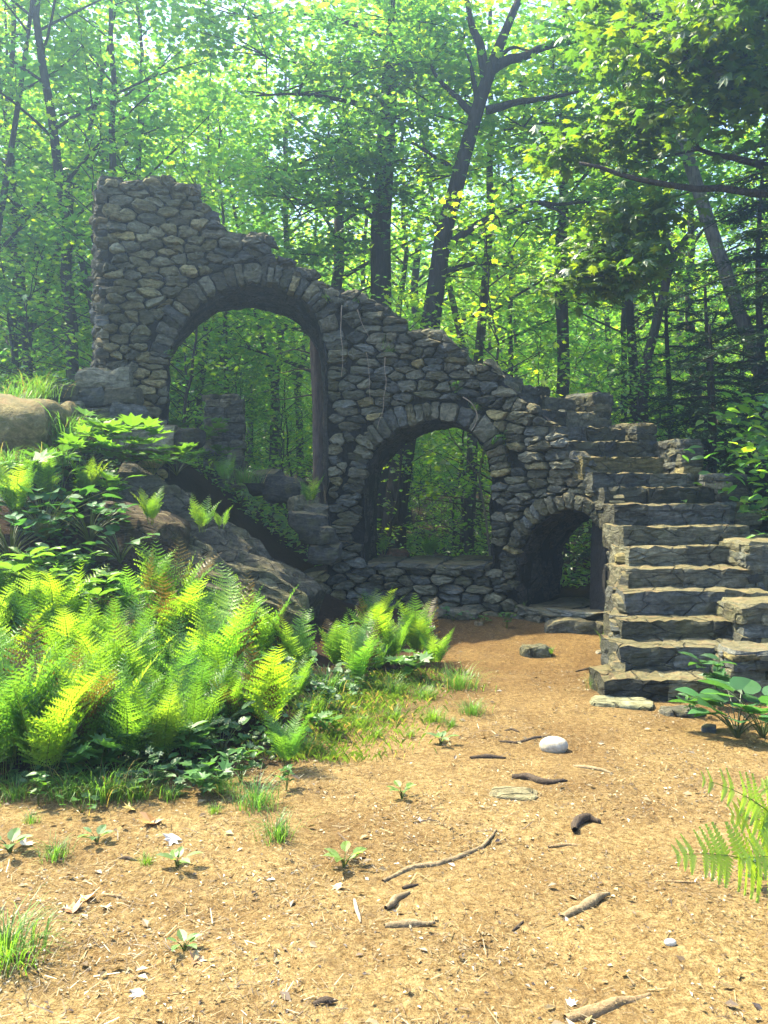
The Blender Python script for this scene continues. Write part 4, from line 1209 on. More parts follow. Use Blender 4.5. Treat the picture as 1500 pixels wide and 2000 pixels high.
for x, y in sp:
    zn, lb = zone(x, y)
    place_tree(saplings[fg.integers(3)], x, y, fg.uniform(0.55, 1.1), fg.uniform(0, 6.28), lb.replace('forest tree', 'thin leafy sapling', 1).replace('slender dark trunked ', ''), 'forest_sapling', 'sapling', 'understorey saplings behind the ruin')

# far woodland: a closed mass of foliage and stems too far to count
g = np.random.default_rng(77)
mb = MB()
n = 95000
yy = g.uniform(42, 62, n); xx = g.uniform(-1, 1, n) * (0.45 * yy + 4)
zz = gz(xx, yy) + 13.0 * g.random(n) ** 0.9 * (0.8 + 0.25 * wob(np.stack([xx, yy, 0 * xx], 1), 2, 0.25, 2))
leaf_cloud(mb, np.stack([xx, yy, zz], 1), np.stack([g.normal(0, 0.6, n), g.normal(0, 0.6, n), np.ones(n)], 1), g.uniform(0.35, 0.7, n), leaf_tint(n, g, 1.2, 0.8), T_DIA, None, g)
for i in range(110):
    y = g.uniform(44, 60); x = g.uniform(-1, 1) * 0.45 * y; z = float(gz(x, y))
    tube(mb, [(x, y, z - 0.3), (x + g.normal(0, 0.3), y, z + 6), (x + g.normal(0, 0.5), y, z + 11)], [0.16, 0.12, 0.04], 5, (0.5, 0.5, 0.5), 1)
tag(mb.build('far_woodland', [M_LEAF, M_BARK]), kind='stuff')

# ------------------------------------------------------------------ ferns, herbs, grass
def pinna_tmpl(n=7, w=0.17):
    V = []; F = []
    for j in range(n + 1):
        a = j / n; V.append((0, a, -0.05 * a * a))
    for j in range(n):
        a = (j + 0.62) / n; ww = w * (1 - 0.85 * (j / n)) * (1.0 if j else 0.9)
        for s in (-1, 1):
            V.append((s * ww, a + 0.06, 0.02)); F.append((j, j + 1, len(V) - 1) if s > 0 else (j + 1, j, len(V) - 1))
    return np.array(V, float), np.array(F)
T_PINNA = pinna_tmpl()
T_PINNA_S = pinna_tmpl(4, 0.2)
FERN_C = np.array([0.95, 1.0, 1.15]) * np.array([(0.11, 0.22, 0.022), (0.14, 0.255, 0.022), (0.085, 0.19, 0.024), (0.18, 0.28, 0.025)])
def fern_mesh(seed, fronds=9, L=0.7, tmpl=T_PINNA, npin=22, upright=1.0, k=1.0):
    g = np.random.default_rng(seed); mb = MB()
    for i in range(fronds):
        az = i * 2.4 + g.normal(0, 0.3); l = L * g.uniform(0.65, 1.12)
        e0 = R(g.uniform(72, 86)) ; e1 = R(g.uniform(30, 78)) * upright + R(10) * (upright - 1)
        n = 40; t = np.linspace(0, 1, n)
        el = e0 + (e1 - e0) * t ** 1.6
        ds = l / n
        r_ = np.concatenate([[0], np.cumsum(np.cos(el) * ds)[:-1]]); z = np.concatenate([[0], np.cumsum(np.sin(el) * ds)[:-1]])
        tw = g.normal(0, 0.25)
        rad = np.array([math.cos(az), math.sin(az), 0.0]); sd = np.array([-math.sin(az), math.cos(az), 0.0])
        P = r_[:, None] * rad + z[:, None] * np.array([0, 0, 1.0]) + (tw * t ** 2 * 0.15 * l)[:, None] * sd + rad * 0.03
        tube(mb, P[::5], np.linspace(0.0035, 0.001, len(P[::5])), 3, (0.10, 0.15, 0.03))
        col = FERN_C[g.integers(4)] * g.uniform(0.8, 1.25) * k
        if g.random() < 0.07: col = np.array((0.15, 0.105, 0.03)) * g.uniform(0.6, 1.2)
        C = []; Nn = []; Hd = []; Sz = []
        for j in range(npin):
            u = 0.22 + 0.77 * (j / (npin - 1)); q = np.array([np.interp(u, t, P[:, c]) for c in range(3)])
            ea = np.interp(u, t, el); T = rad * math.cos(ea) + np.array([0, 0, 1]) * math.sin(ea)
            up = -rad * math.sin(ea) + np.array([0, 0, 1]) * math.cos(ea)
            w = l * 0.27 * min(1.0, (u - 0.12) / 0.22) * (1.02 - u) ** 0.8 * 1.35
            for s in (-1, 1):
                C.append(q); Hd.append(sd * s * 0.93 + T * 0.42 + up * 0.05); Nn.append(up + sd * s * -0.15 + g.normal(0, 0.08, 3)); Sz.append(w * g.uniform(0.9, 1.1))
        m = len(C)
        gg = np.random.default_rng(seed * 31 + i)
        Hd = np.array(Hd); C = np.array(C); Nn = np.array(Nn)
        # exact headings (leaf_cloud would jitter them too much)
        Nn /= np.linalg.norm(Nn, axis=1, keepdims=True); b = Hd - (Hd * Nn).sum(1, keepdims=True) * Nn; b += gg.normal(0, 0.06, b.shape); b /= np.linalg.norm(b, axis=1, keepdims=True)
        a = np.cross(b, Nn); TV, TF = tmpl; S3 = np.array(Sz)[:, None, None]
        V = C[:, None] + S3 * (TV[None, :, 0:1] * a[:, None] + TV[None, :, 1:2] * b[:, None] + TV[None, :, 2:3] * Nn[:, None])
        F = (TF[None] + (np.arange(m) * len(TV))[:, None, None]).reshape(-1, 3)
        mb.add(V.reshape(-1, 3), F, np.tile(col, (m * len(TV), 1)) * gg.uniform(0.85, 1.15, (m * len(TV), 1)))
    return mb.mesh('fern', M_FERN)

def herb_mesh(seed, stems=6, h=0.3, leaf=0.11, tmpl=T_OVAL, leaves=4, col=(0.055, 0.14, 0.03), spread=0.15, flat=0.5):
    g = np.random.default_rng(seed); mb = MB()
    for i in range(stems):
        a = i * 2.4 + g.normal(0, 0.4); r_ = spread * g.uniform(0.3, 1.3); hh = h * g.uniform(0.55, 1.15)
        top = np.array([math.cos(a) * r_, math.sin(a) * r_, hh])
        P = bez((0, 0, -0.02), (top[0] * 0.3, top[1] * 0.3, hh * 0.7), top, 6)
        tube(mb, P, np.linspace(0.005, 0.0025, 6), 4, (0.09, 0.12, 0.03))
        n = leaves
        az = a + np.arange(n) * (2 * math.pi / max(n, 2)) + g.normal(0, 0.3, n) if n > 1 else np.array([a])
        Hd = np.stack([np.cos(az), np.sin(az), np.full(n, 0.05)], 1)
        fr = g.uniform(0.65, 1.0, n) if n > 2 else np.ones(n)
        C = np.stack([np.interp(fr, np.linspace(0, 1, 6), P[:, c]) for c in range(3)], 1)
        Nn = np.stack([np.cos(az) * -0.25, np.sin(az) * -0.25, np.ones(n)], 1) + g.normal(0, flat * 0.5, (n, 3))
        leaf_cloud(mb, C, Nn, leaf * g.uniform(0.7, 1.25, n), np.array([col]) * g.uniform(0.75, 1.35, (n, 1)), tmpl, Hd * 3, g)
    return mb.mesh('herb', M_HERB)

def grass_mesh(seed, n=70, h=0.2, r_=0.07, col=(0.09, 0.19, 0.03), w=0.004):
    g = np.random.default_rng(seed); mb = MB()
    for i in range(n):
        a = g.uniform(0, 6.28); b0 = np.array([math.cos(a), math.sin(a), 0]) * r_ * abs(g.normal(0, 0.55))
        a2 = a + g.normal(0, 0.7); hh = h * g.uniform(0.3, 1.15); out_ = hh * g.uniform(0.3, 1.3)
        d = np.array([math.cos(a2), math.sin(a2), 0]); sd = np.array([-d[1], d[0], 0]) * w * g.uniform(0.7, 1.4)
        P = bez(b0, b0 + d * out_ * 0.25 + np.array([0, 0, hh * 0.9]), b0 + d * out_ + np.array([0, 0, hh * g.uniform(0.35, 0.95)]), 5)
        V = []
        for j, p in enumerate(P):
            ww = (1 - j / 4.2) ** 0.7
            V += [p - sd * ww, p + sd * ww]
        mb.add(V, np.array([(2 * j, 2 * j + 1, 2 * j + 3, 2 * j + 2) for j in range(4)]), (np.array(col) if g.random() > 0.13 else np.array((0.20, 0.165, 0.075))) * g.uniform(0.65, 1.4))
    return mb.mesh('grass', M_FERN)

def plant(name, me, p, label, cat, s=1.0, rz=None, group=None, tilt=(0, 0)):
    o = put(name, me, None, p); o.scale = (s, s, s)
    o.rotation_euler = (tilt[0], tilt[1], rng.uniform(0, 6.28) if rz is None else rz)
    return tag(o, label, cat, group)
def gpt(x, y, dz=0.0): return (x, y, float(gz(x, y)) + dz)

FERNS = [fern_mesh(200, 10, 0.72), fern_mesh(201, 9, 0.62), fern_mesh(202, 11, 0.8), fern_mesh(203, 8, 0.55), fern_mesh(204, 9, 0.72, upright=0.75)]
FERNS += [fern_mesh(205, 6, 0.66, upright=1.1, k=0.85), fern_mesh(206, 12, 0.55, upright=0.8, k=0.8), fern_mesh(207, 7, 0.85, upright=1.05, k=1.1)]
FERN_S = [fern_mesh(210, 7, 0.36, T_PINNA_S, 14), fern_mesh(211, 6, 0.30, T_PINNA_S, 13)]
HERBS = [herb_mesh(220, 6, 0.28, 0.12, T_OVAL, 4), herb_mesh(221, 5, 0.38, 0.15, T_OVAL, 5, (0.05, 0.13, 0.035), 0.12), herb_mesh(222, 9, 0.2, 0.10, T_HEART, 1, (0.045, 0.12, 0.035), 0.2), herb_mesh(223, 7, 0.3, 0.14, T_MAPLE, 4, (0.06, 0.15, 0.03), 0.2)]
GRASS = [grass_mesh(230, 240, 0.17, 0.13, w=0.0022), grass_mesh(231, 150, 0.13, 0.07, w=0.002), grass_mesh(232, 300, 0.25, 0.2, (0.085, 0.19, 0.03), 0.0028)]

fg2 = np.random.default_rng(91)
bed = []
def edge_x(y): return np.interp(y, [4.6, 5.0, 5.35, 6.3, 7.2, 8.2, 8.9], [-1.35, -0.95, -0.62, -0.42, -0.25, 0.10, 0.25])
for it in range(6000):
    y = fg2.uniform(4.75, 8.5); x = fg2.uniform(-0.4286 * y - 0.7, float(edge_x(y)))
    e = float(edge_x(y)) - x
    front = y - np.interp(x, [-3, -1.6, -0.9, 0], [4.85, 4.95, 5.5, 6.6])
    if front < 0: continue
    # open patch of soil in the middle of the bed's right part
    if ((x + 0.55) / 0.28) ** 2 + ((y - 7.0) / 0.45) ** 2 < 1: continue
    # keep the boulder slabs free
    if y > 7.15 + 0.35 * (x > -2.0) and x < -0.42: continue
    if y > 6.9 and x < -2.0: continue
    md = 0.19 if e > 0.5 else 0.24
    if any((x - a) ** 2 + (y - b_) ** 2 < md * md for a, b_, *_ in bed): continue
    bed.append((x, y, e))
    if len(bed) >= 190: break
for x, y, e in bed:
    s = fg2.uniform(0.6, 1.15) * (0.72 + 0.28 * min(1, e / 0.5))
    if e < 0.9 and fg2.random() < 0.32:
        plant('leafy_herb', HERBS[fg2.integers(4)], gpt(x, y), 'broad leaved green herb growing among the ferns along the path edge', 'plant', s * 0.95, None, 'broad leaved herbs among the ferns')
    else:
        plant('fern', FERNS[fg2.integers(8)], gpt(x, y, -0.02), 'tall lacy yellow green fern in the dense fern bed beside the path', 'fern', s, None, 'ferns of the bed beside the path', (fg2.normal(0, 0.07), fg2.normal(0, 0.07)))

# undergrowth on the bank: low leaves nobody could count
g = np.random.default_rng(93); mb = MB()
n = 19000
yy = g.uniform(4.8, 10.2, n); xx = g.uniform(-1, 1, n) * 2.6 - 2.6
ok = (xx < np.interp(yy, [4.8, 5.4, 6.3, 8.2, 9.6, 10.2], [-1.1, -0.6, -0.40, 0.15, -0.9, -1.2])) & (xx > -0.43 * yy - 1.2)
P0 = np.stack([xx, yy, 0 * xx], 1); ok &= wob(P0, 3, 1.3, 3) > -0.35; ok &= ~((yy > 7.5) & (xx > -2.25) & (yy < 9.9))
xx, yy = xx[ok], yy[ok]; n = len(xx)
C = np.stack([xx, yy, gz(xx, yy) + np.abs(g.normal(0, 0.07, n)) + 0.01], 1)
tt = np.array([(0.045, 0.115, 0.03)]) * g.uniform(0.5, 1.5, (n, 1))
h_ = n // 2
leaf_cloud(mb, C[:h_], np.stack([g.normal(0, 0.4, h_), g.normal(0, 0.4, h_) - 0.2, np.ones(h_)], 1), g.uniform(0.03, 0.08, h_), tt[:h_], T_OVAL, None, g)
leaf_cloud(mb, C[h_:], np.stack([g.normal(0, 0.4, n - h_), g.normal(0, 0.4, n - h_) - 0.2, np.ones(n - h_)], 1), g.uniform(0.03, 0.07, n - h_), tt[h_:], T_MAPLE, None, g)
tag(mb.build('undergrowth', M_HERB), kind='stuff')
# undergrowth of the forest behind
mb = MB(); n = 30000
yy = 12.2 + 26 * g.random(n) ** 1.5; xx = g.uniform(-1, 1, n) * (0.4286 * yy + 2)
C = np.stack([xx, yy, gz(xx, yy) + np.abs(g.normal(0, 0.28, n)) * (0.4 + 0.6 * (wob(np.stack([xx, yy, 0 * xx], 1), 2, 0.7, 2) > 0))], 1)
leaf_cloud(mb, C, np.stack([g.normal(0, 0.4, n), g.normal(0, 0.4, n) - 0.2, np.ones(n)], 1), g.uniform(0.06, 0.14, n), leaf_tint(n, g, 0.9), T_DIA, None, g)
tag(mb.build('forest_undergrowth', M_LEAF), kind='stuff')

# single plants ------------------------------------------------------
BIGHERB = herb_mesh(240, 11, 0.42, 0.18, T_OVAL, 5, (0.075, 0.17, 0.04), 0.3, 0.4)
MAPLET = herb_mesh(241, 12, 0.42, 0.20, T_MAPLE, 5, (0.085, 0.20, 0.03), 0.42, 0.4)
MAPLET2 = herb_mesh(242, 10, 0.32, 0.17, T_MAPLE, 5, (0.07, 0.17, 0.03), 0.36, 0.4)
HEARTP = herb_mesh(243, 17, 0.24, 0.17, T_HEART, 1, (0.06, 0.16, 0.045), 0.22, 0.5)
HEARTD = herb_mesh(244, 44, 0.36, 0.12, T_HEART, 1, (0.032, 0.10, 0.035), 0.40, 0.5)
def pl(name, me, px, py, label, cat, s=1.0, d=None, dz=0.0, **kw):
    p = gp(px, py) if d is None else at(px, py, d)
    return plant(name, me, p + np.array([0, 0, dz]), label, cat, s, **kw)
pl('maple_seedling', MAPLET, 235, 880, 'bushy maple seedling with bright leaves at the foot of the tower', 'plant', 1.05, 9.2, -0.1)
pl('maple_seedling', MAPLET, 170, 890, 'maple seedling left of the bushy one, in front of the mossy boulder', 'plant', 0.85, 8.9, -0.15)
pl('maple_seedling', MAPLET2, 300, 905, 'spreading maple seedling hanging over the top edge of the tilted boulder', 'plant', 0.9, 9.2, -0.1)
pl('maple_seedling', MAPLET2, 345, 905, 'small dark maple seedling between tilted boulder and free pillar', 'plant', 0.8, 9.9, -0.12)
pl('herb_clump', HEARTD, 85, 985, 'dark heap of heart shaped leaves on the left bank', 'plant', 1.1, 7.8, -0.3)
pl('herb_clump', HEARTD, 175, 1000, 'dark round leaves spilling down beside the root covered lump', 'plant', 0.8, 7.7, -0.25)
pl('big_leaf_plant', BIGHERB, 60, 1080, 'large sunlit leafy plant rising above the ferns at the left edge', 'plant', 1.0, 6.9, -0.4)
pl('big_leaf_plant', BIGHERB, 195, 1120, 'big pale leaved plant above the ferns below the boulder ledge', 'plant', 0.9, 6.9, -0.4)
pl('big_leaf_plant', BIGHERB, 130, 1075, 'leafy plant between the two big leaved plants above the ferns', 'plant', 0.8, 7.2, -0.35)
pl('herb_clump', HERBS[3], 40, 940, 'maple leaved herbs below the mossy boulder at the left edge', 'plant', 1.3, 8.2, -0.15)
pl('herb_clump', HERBS[1], 120, 930, 'upright herbs between mossy boulder and heart shaped leaves', 'plant', 1.1, 8.3, -0.2)
pl('herb_clump', HEARTD, 20, 1020, 'heart leaved heap at the left edge above the ferns', 'plant', 0.9, 7.4, -0.3)
pl('herb_clump', HERBS[3], 215, 960, 'maple leaved herbs left of the tilted boulder top', 'plant', 1.2, 8.6, -0.2)
pl('herb_clump', HERBS[2], 235, 1060, 'low heart leaves in front of the root covered lump', 'plant', 1.2, 7.5, -0.15)
pl('fern', FERNS[1], 295, 1025, 'small fern rooted on the dark lump between the boulders', 'fern', 0.62, 8.0)
pl('fern', FERN_S[0], 395, 1035, 'short bushy fern growing on the tilted boulder', 'fern', 1.0, 8.4, -0.02)
pl('fern', FERN_S[1], 432, 1030, 'tiny fern right of the bushy one on the tilted boulder', 'fern', 0.9, 8.5, -0.02)
pl('fern', FERNS[3], 90, 960, 'pale fern in front of the mossy boulder', 'fern', 0.9, 8.1, -0.1)
pl('fern', FERNS[0], 30, 990, 'fern at the left edge above the heart shaped leaves', 'fern', 0.8, 7.6, -0.1)
pl('fern', FERNS[1], 170, 945, 'fern below the left maple seedling', 'fern', 0.75, 8.4, -0.15)
pl('fern', FERNS[3], 605, 990, 'fern with arching fronds beside the foot of the middle pier', 'fern', 0.75, 10.2)
pl('fern', FERN_S[0], 440, 945, 'little fern at the top edge of the tilted boulder below the pillar', 'fern', 1.0, 10.0)
pl('fern', FERN_S[0], 840, 1092, 'first fern behind the sill of the middle arch', 'fern', 1.0, 12.0)
pl('fern', FERN_S[1], 745, 1085, 'fern beside the left reveal behind the middle arch sill', 'fern', 1.3, 12.3)
pl('leafy_sapling', MAPLET2, 385, 860, 'bright leafy sapling growing inside the largest arch by the tower', 'plant', 1.0, 10.9, -0.1)
pl('leafy_sapling', MAPLET2, 415, 905, 'leafy sapling in front of the short square pillar', 'plant', 0.75, 11.2, -0.05)
for px, py, d, s, lb in [(25, 790, 9.3, 1.3, 'tall grass tuft on top of the mossy boulder at the left edge'), (75, 765, 9.8, 1.1, 'grass tuft behind the mossy boulder beside the low stones'),
                         (130, 860, 9.2, 1.6, 'tall grass between the mossy boulder and the tower foot'), (15, 905, 8.4, 1.0, 'grass fringe below the mossy boulder'), (100, 900, 8.4, 0.9, 'thin grass tuft under the mossy boulder edge'),
                         (480, 935, 10.2, 0.9, 'grass tuft on the rubble right of the free pillar')]:
    pl('grass_tuft', GRASS[2], px, py, lb, 'grass', s, d, -0.05)
# right of the stairs
hp = gp(1440, 1440)
plant('heart_leaved_plant', HEARTP, hp, 'large heart leaved plant at the right edge in front of the stairs', 'plant', 1.0)
p = gp(1490, 1440); plant('heart_leaved_plant', HEARTP, p, 'dark heart leaved plant cut by the right edge below the parapet', 'plant', 1.1)
pl('leafy_herb', HERBS[1], 1395, 1385, 'upright bright leaves just left of the heart leaved plant', 'plant', 0.95)
pl('leafy_herb', HERBS[0], 1350, 1400, 'low small leaved herb at the foot of the lowest step', 'plant', 0.5)
SHR = tree_meshes(150, 3.0, 0.025, 16, 0.15, 1.2, 0.03, per=4, sub=5, leaf=0.17, tmpl=T_OVAL, npt=4, k=0.95)
place_tree(SHR, 4.35, 9.6, 0.85, 0.3, 'broad leaved green shrub right of the upper stairs', 'shrub', 'shrub', None, -0.1)
place_tree(SHR, 4.75, 8.9, 0.62, 2.3, 'lower broad leaved shrub at the right edge beside the parapet', 'shrub', 'shrub', None, -0.2)
pl('fern', FERN_S[0], 1190, 1290, 'narrow fern beside the lowest steps on the path side', 'fern', 1.0)
pl('fern', FERN_S[1], 1195, 1255, 'little fern at the corner of the flight below the small arch', 'fern', 0.9)
pl('grass_tuft', GRASS[0], 1172, 1345, 'grass tuft at the left end of the lowest step', 'grass', 0.8)
pl('weed', HERBS[0], 990, 1228, 'low leafy weed before the small arch', 'plant', 0.55)
pl('weed', HERBS[2], 940, 1222, 'low weed beside the small tan rock', 'plant', 0.55)
pl('weed', HERBS[2], 885, 1212, 'weed in front of the middle arch sill', 'plant', 0.6)
pl('weed', FERN_S[1], 1075, 1283, 'weedy green tuft on the mossy rock', 'plant', 0.45)
pl('weed', FERN_S[1], 1015, 1205, 'feathery weed at the left foot of the small arch', 'plant', 0.8)
# clump at the path bend
pl('fern', FERNS[2], 815, 1295, 'bushy fern mound at the bend of the path', 'fern', 0.85)
pl('fern', FERNS[1], 770, 1300, 'fern left of the bushy mound at the path bend', 'fern', 0.9)
pl('fern', FERNS[3], 850, 1310, 'low dark fern at the right end of the bed', 'fern', 0.8)
pl('fern', FERNS[0], 735, 1255, 'taller fern behind the mound at the path bend', 'fern', 0.9)
pl('leafy_herb', HERBS[3], 800, 1330, 'maple leaved herb under the bushy fern mound', 'plant', 0.8)
for px, py, k, s, lb in [(895, 1345, 2, 0.85, 'thick grass tuft at the right tip of the fern bed'), (765, 1358, 0, 1.0, 'wide grass tuft below the fern mound'), (830, 1365, 0, 0.8, 'low grass between the two thick tufts'), (640, 1350, 2, 0.85, 'long grass beside the soil patch in the bed'),
                         (610, 1395, 0, 1.1, 'grass clump below the long grass in the bed'), (920, 1395, 0, 0.75, 'sloping grass tuft on the path edge below the bed tip'), (845, 1410, 0, 0.75, 'grass tuft among dry straw on the path edge'), (770, 1405, 1, 0.9, 'small grass tuft left of the straw'),
                         (500, 1575, 0, 0.95, 'grass tuft at the front corner of the fern bed'), (540, 1640, 1, 1.05, 'separate round grass tuft on the bare path'), (108, 1680, 1, 0.8, 'thin grass tuft on the litter at the lower left'), (10, 1880, 0, 1.15, 'grass tuft at the left edge near the bottom'),
                         (200, 1560, 2, 0.8, 'long drooping grass under the front ferns'), (130, 1560, 0, 0.9, 'grass fringe before the front ferns at left'), (285, 1690, 1, 0.45, 'wispy grass blades beside the small sprawling weed')]:
    pl('grass_tuft', GRASS[k], px, py, lb, 'grass', s)
pl('fern', FERNS[4], 560, 1505, 'low spreading fern at the front right corner of the bed', 'fern', 0.55)
pl('fern', FERNS[4], 385, 1430, 'wide fern leaning over the broad leaved herbs in front', 'fern', 0.9)
pl('fern', FERNS[2], 150, 1500, 'large front fern with drooping lower fronds at left', 'fern', 0.9)
pl('big_leaf_plant', BIGHERB, 280, 1450, 'broad leaved plant in front of the ferns', 'plant', 0.62)
pl('big_leaf_plant', BIGHERB, 365, 1500, 'broad leaved plant with hanging dark leaf in front of the wide fern', 'plant', 0.62)
PLANT = herb_mesh(250, 7, 0.06, 0.10, T_OVAL, 1, (0.11, 0.19, 0.06), 0.04, 0.3)
for px, py, s, lb in [(672, 1695, 0.85, 'flat plantain rosette with pale leaves in the middle of the path'), (785, 1560, 0.75, 'small plantain weed below the grassy straw'), (345, 1698, 0.75, 'small sprawling weed with toothed leaves at lower left'), (20, 1668, 0.9, 'leafy rosette at the left edge of the litter'),
                      (190, 1648, 0.7, 'small plantain under the fern bed front'), (860, 1455, 0.8, 'low leafy weed with a white flower by the straw'), (692, 1392, 0.5, 'single upright leaf on the path edge'), (360, 1860, 0.6, 'tiny leafy weed in the litter near the bottom'), (245, 1560, 0.9, 'dark leafy rosette right under the fern bed')]:
    pl('plantain', PLANT, px, py, lb, 'plant', s)

for k, (px, py, nm, me, s_) in enumerate([(30, 1560, 'g', GRASS[0], 0.8), (75, 1575, 'h', HERBS[0], 0.5), (260, 1560, 'g', GRASS[0], 0.7), (300, 1545, 'h', HERBS[2], 0.6), (330, 1560, 'g', GRASS[1], 0.7), (395, 1555, 'h', HERBS[3], 0.55), (430, 1545, 'g', GRASS[0], 0.7),
                                           (470, 1530, 'h', HERBS[0], 0.6), (600, 1470, 'g', GRASS[0], 0.7), (640, 1440, 'h', HERBS[3], 0.5), (650, 1480, 'g', GRASS[1], 0.5), (700, 1420, 'g', GRASS[0], 0.6), (160, 1590, 'h', HERBS[2], 0.45), (60, 1610, 'g', GRASS[1], 0.5), (420, 1590, 'g', GRASS[1], 0.45), (560, 1545, 'h', HERBS[0], 0.4), (735, 1440, 'g', GRASS[1], 0.6), (800, 1440, 'g', GRASS[1], 0.5), (690, 1345, 'g', GRASS[0], 0.8), (880, 1420, 'g', GRASS[1], 0.6)]):
    if nm == 'g': plant('grass_tuft', me, gp(px, py), 'small ragged grass tuft along the front edge of the fern bed', 'grass', s_, None, 'small grass tufts edging the fern bed')
    else: plant('leafy_herb', me, gp(px, py), 'small low herb along the front edge of the fern bed', 'plant', s_, None, 'small herbs edging the fern bed')
# fern reaching in from the right edge, near the camera
def blade_tmpl(n=9, w=0.26):
    V = [(0, j / n, -0.04 * (j / n) ** 2) for j in range(n + 1)]; F = []
    for s_ in (-1, 1):
        prev = None
        for j in range(n):
            ww = w * (1 - (j / n) ** 1.6) + 0.02
            V.append((s_ * ww * 0.55, (j + 0.05) / n, 0.015)); V.append((s_ * ww, (j + 0.75) / n, 0.02))
            a, b = len(V) - 2, len(V) - 1
            F += [(j, a, b), (j, b, j + 1)] if s_ > 0 else [(j, b, a), (j, j + 1, b)]
    return np.array(V, float), np.array(F)
def near_fern():
    g = np.random.default_rng(300); base = np.array(gp(1640, 1790))
    top = empty('fern', base, 'near fern fronds reaching in from the right edge over the path', 'fern')
    for (p0, p1, p2, npin, wmax) in [((1640, 1790, 3.5), (1560, 1560, 2.9), (1362, 1520, 2.75), 15, 0.10), ((1640, 1790, 3.5), (1500, 1640, 2.75), (1312, 1672, 2.6), 17, 0.12), ((1640, 1790, 3.5), (1590, 1640, 2.8), (1440, 1680, 2.65), 14, 0.11), ((1640, 1790, 3.5), (1640, 1600, 3.2), (1480, 1530, 3.3), 14, 0.10), ((1640, 1790, 3.5), (1600, 1600, 2.9), (1420, 1590, 2.85), 16, 0.11)]:
        A, B, C_ = [at(*q[:2], q[2]) for q in (p0, p1, p2)]; mb = MB()
        P = bez(A, B, C_, 30); tube(mb, P[::3] - base, np.linspace(0.004, 0.001, 10), 4, (0.12, 0.17, 0.04))
        T = np.gradient(P, axis=0); T /= np.linalg.norm(T, axis=1, keepdims=True)
        TV, TF = blade_tmpl()
        for j in range(npin):
            u = 0.3 + 0.69 * j / (npin - 1); i = min(29, int(u * 29)); t = T[i]; up = np.array([0, -0.9, 0.55]); sd = np.cross(t, up); sd /= np.linalg.norm(sd); up = np.cross(sd, t)
            w = wmax * (1.04 - u) ** 0.6 * 1.8
            for s in (-1, 1):
                b = sd * s * 0.9 + t * 0.45; b /= np.linalg.norm(b); nn = up + g.normal(0, 0.15, 3); a = np.cross(b, nn); a /= np.linalg.norm(a)
                V = P[i] + w * (TV[:, 0:1] * a + TV[:, 1:2] * b + TV[:, 2:3] * up)
                mb.add(V - base, TF, np.array((0.22, 0.34, 0.035)) * g.uniform(0.85, 1.15))
        mb.build('frond', M_FERN, top)
near_fern()
pl('weed', HERBS[0], 1470, 1740, 'small weed in the shadow of the near fern', 'plant', 0.4)

# plants on the masonry
def on_wall(px, py, dep=-0.06):
    s, z = sz(px, py); return face(np.array([s]), np.array([z]), np.array([dep]))[0]
for nm, me, px, py, s, lb, ct in [('fern', FERN_S[1], 645, 592, 0.7, 'little fern growing where the large arch meets the broken crest', 'fern'), ('fern', FERN_S[0], 690, 600, 0.6, 'fern tuft on the crest stones right of the large arch', 'fern'),
                          ('grass_tuft', GRASS[1], 755, 690, 0.9, 'dry grass tuft hanging from the wall above the middle arch', 'grass'), ('weed', HERBS[0], 905, 775, 0.6, 'green weed at the right shoulder of the middle arch', 'plant'), ('weed', HERBS[3], 990, 870, 0.45, 'weed growing from the wall above the small arch', 'plant'),
                          ('weed', HERBS[0], 340, 705, 0.4, 'leafy weed on the tower jamb of the large arch', 'plant'), ('grass_tuft', GRASS[1], 925, 800, 0.8, 'dry grass on the stone steps right of the middle arch', 'grass')]:
    p = on_wall(px, py); plant(nm, me, p, lb, ct, s, None, None, (R(35), 0))
# hanging vines and roots
for pts, r_, lb in [([(668, 600), (665, 650), (670, 690), (668, 740)], 0.006, 'reddish vine hanging down from the crest beside the large arch'), ([(700, 610), (712, 640), (722, 660)], 0.005, 'short vine crossing the stones below the crest'),
                    ([(755, 700), (757, 750), (748, 810), (740, 840)], 0.005, 'thin vine hanging left of the middle arch'), ([(720, 690), (722, 740), (725, 790)], 0.004, 'thin pale vine on the pier face'),
                    ([(905, 780), (928, 790), (938, 815), (930, 835), (922, 842)], 0.008, 'pale looping root at the right shoulder of the middle arch')]:
    P = np.array([on_wall(px, py, -0.10) for px, py in pts]); n = 16
    t = np.linspace(0, len(P) - 1, n); Q = np.stack([np.interp(t, np.arange(len(P)), P[:, c]) for c in range(3)], 1)
    for _ in range(2): Q[1:-1] = 0.25 * Q[:-2] + 0.5 * Q[1:-1] + 0.25 * Q[2:]
    Q += 0.012 * np.stack([wob(Q, k, 5, 2) for k in range(3)], 1)
    mb = MB(); tube(mb, Q - Q[0], np.linspace(r_, r_ * 0.5, n), 5, (0.30, 0.24, 0.18)); o = mb.build('vine', M_ROOT, None, True); o.location = Q[0].tolist(); tag(o, lb, 'vine')
# slender vine stems behind the middle arch
mb = MB(); P = np.array([at(*q) for q in [(962, 1130, 12.3), (950, 1020, 12.4), (935, 930, 12.3), (945, 880, 12.2), (925, 845, 12.1), (915, 780, 12.0)]])
tube(mb, P - P[0], [0.018, 0.015, 0.013, 0.012, 0.01, 0.008], 6, (0.22, 0.2, 0.16)); tube(mb, P[2:] * 0 + np.array([at(*q) for q in [(935, 930, 12.3), (900, 880, 12.3), (880, 850, 12.3), (870, 820, 12.3)]]) - P[0], [0.01, 0.008, 0.007, 0.005], 5, (0.22, 0.2, 0.16))
o = mb.build('vine', M_ROOT, None, True); o.location = P[0].tolist(); tag(o, 'long bare vine stem curving up behind the right side of the middle arch', 'vine')

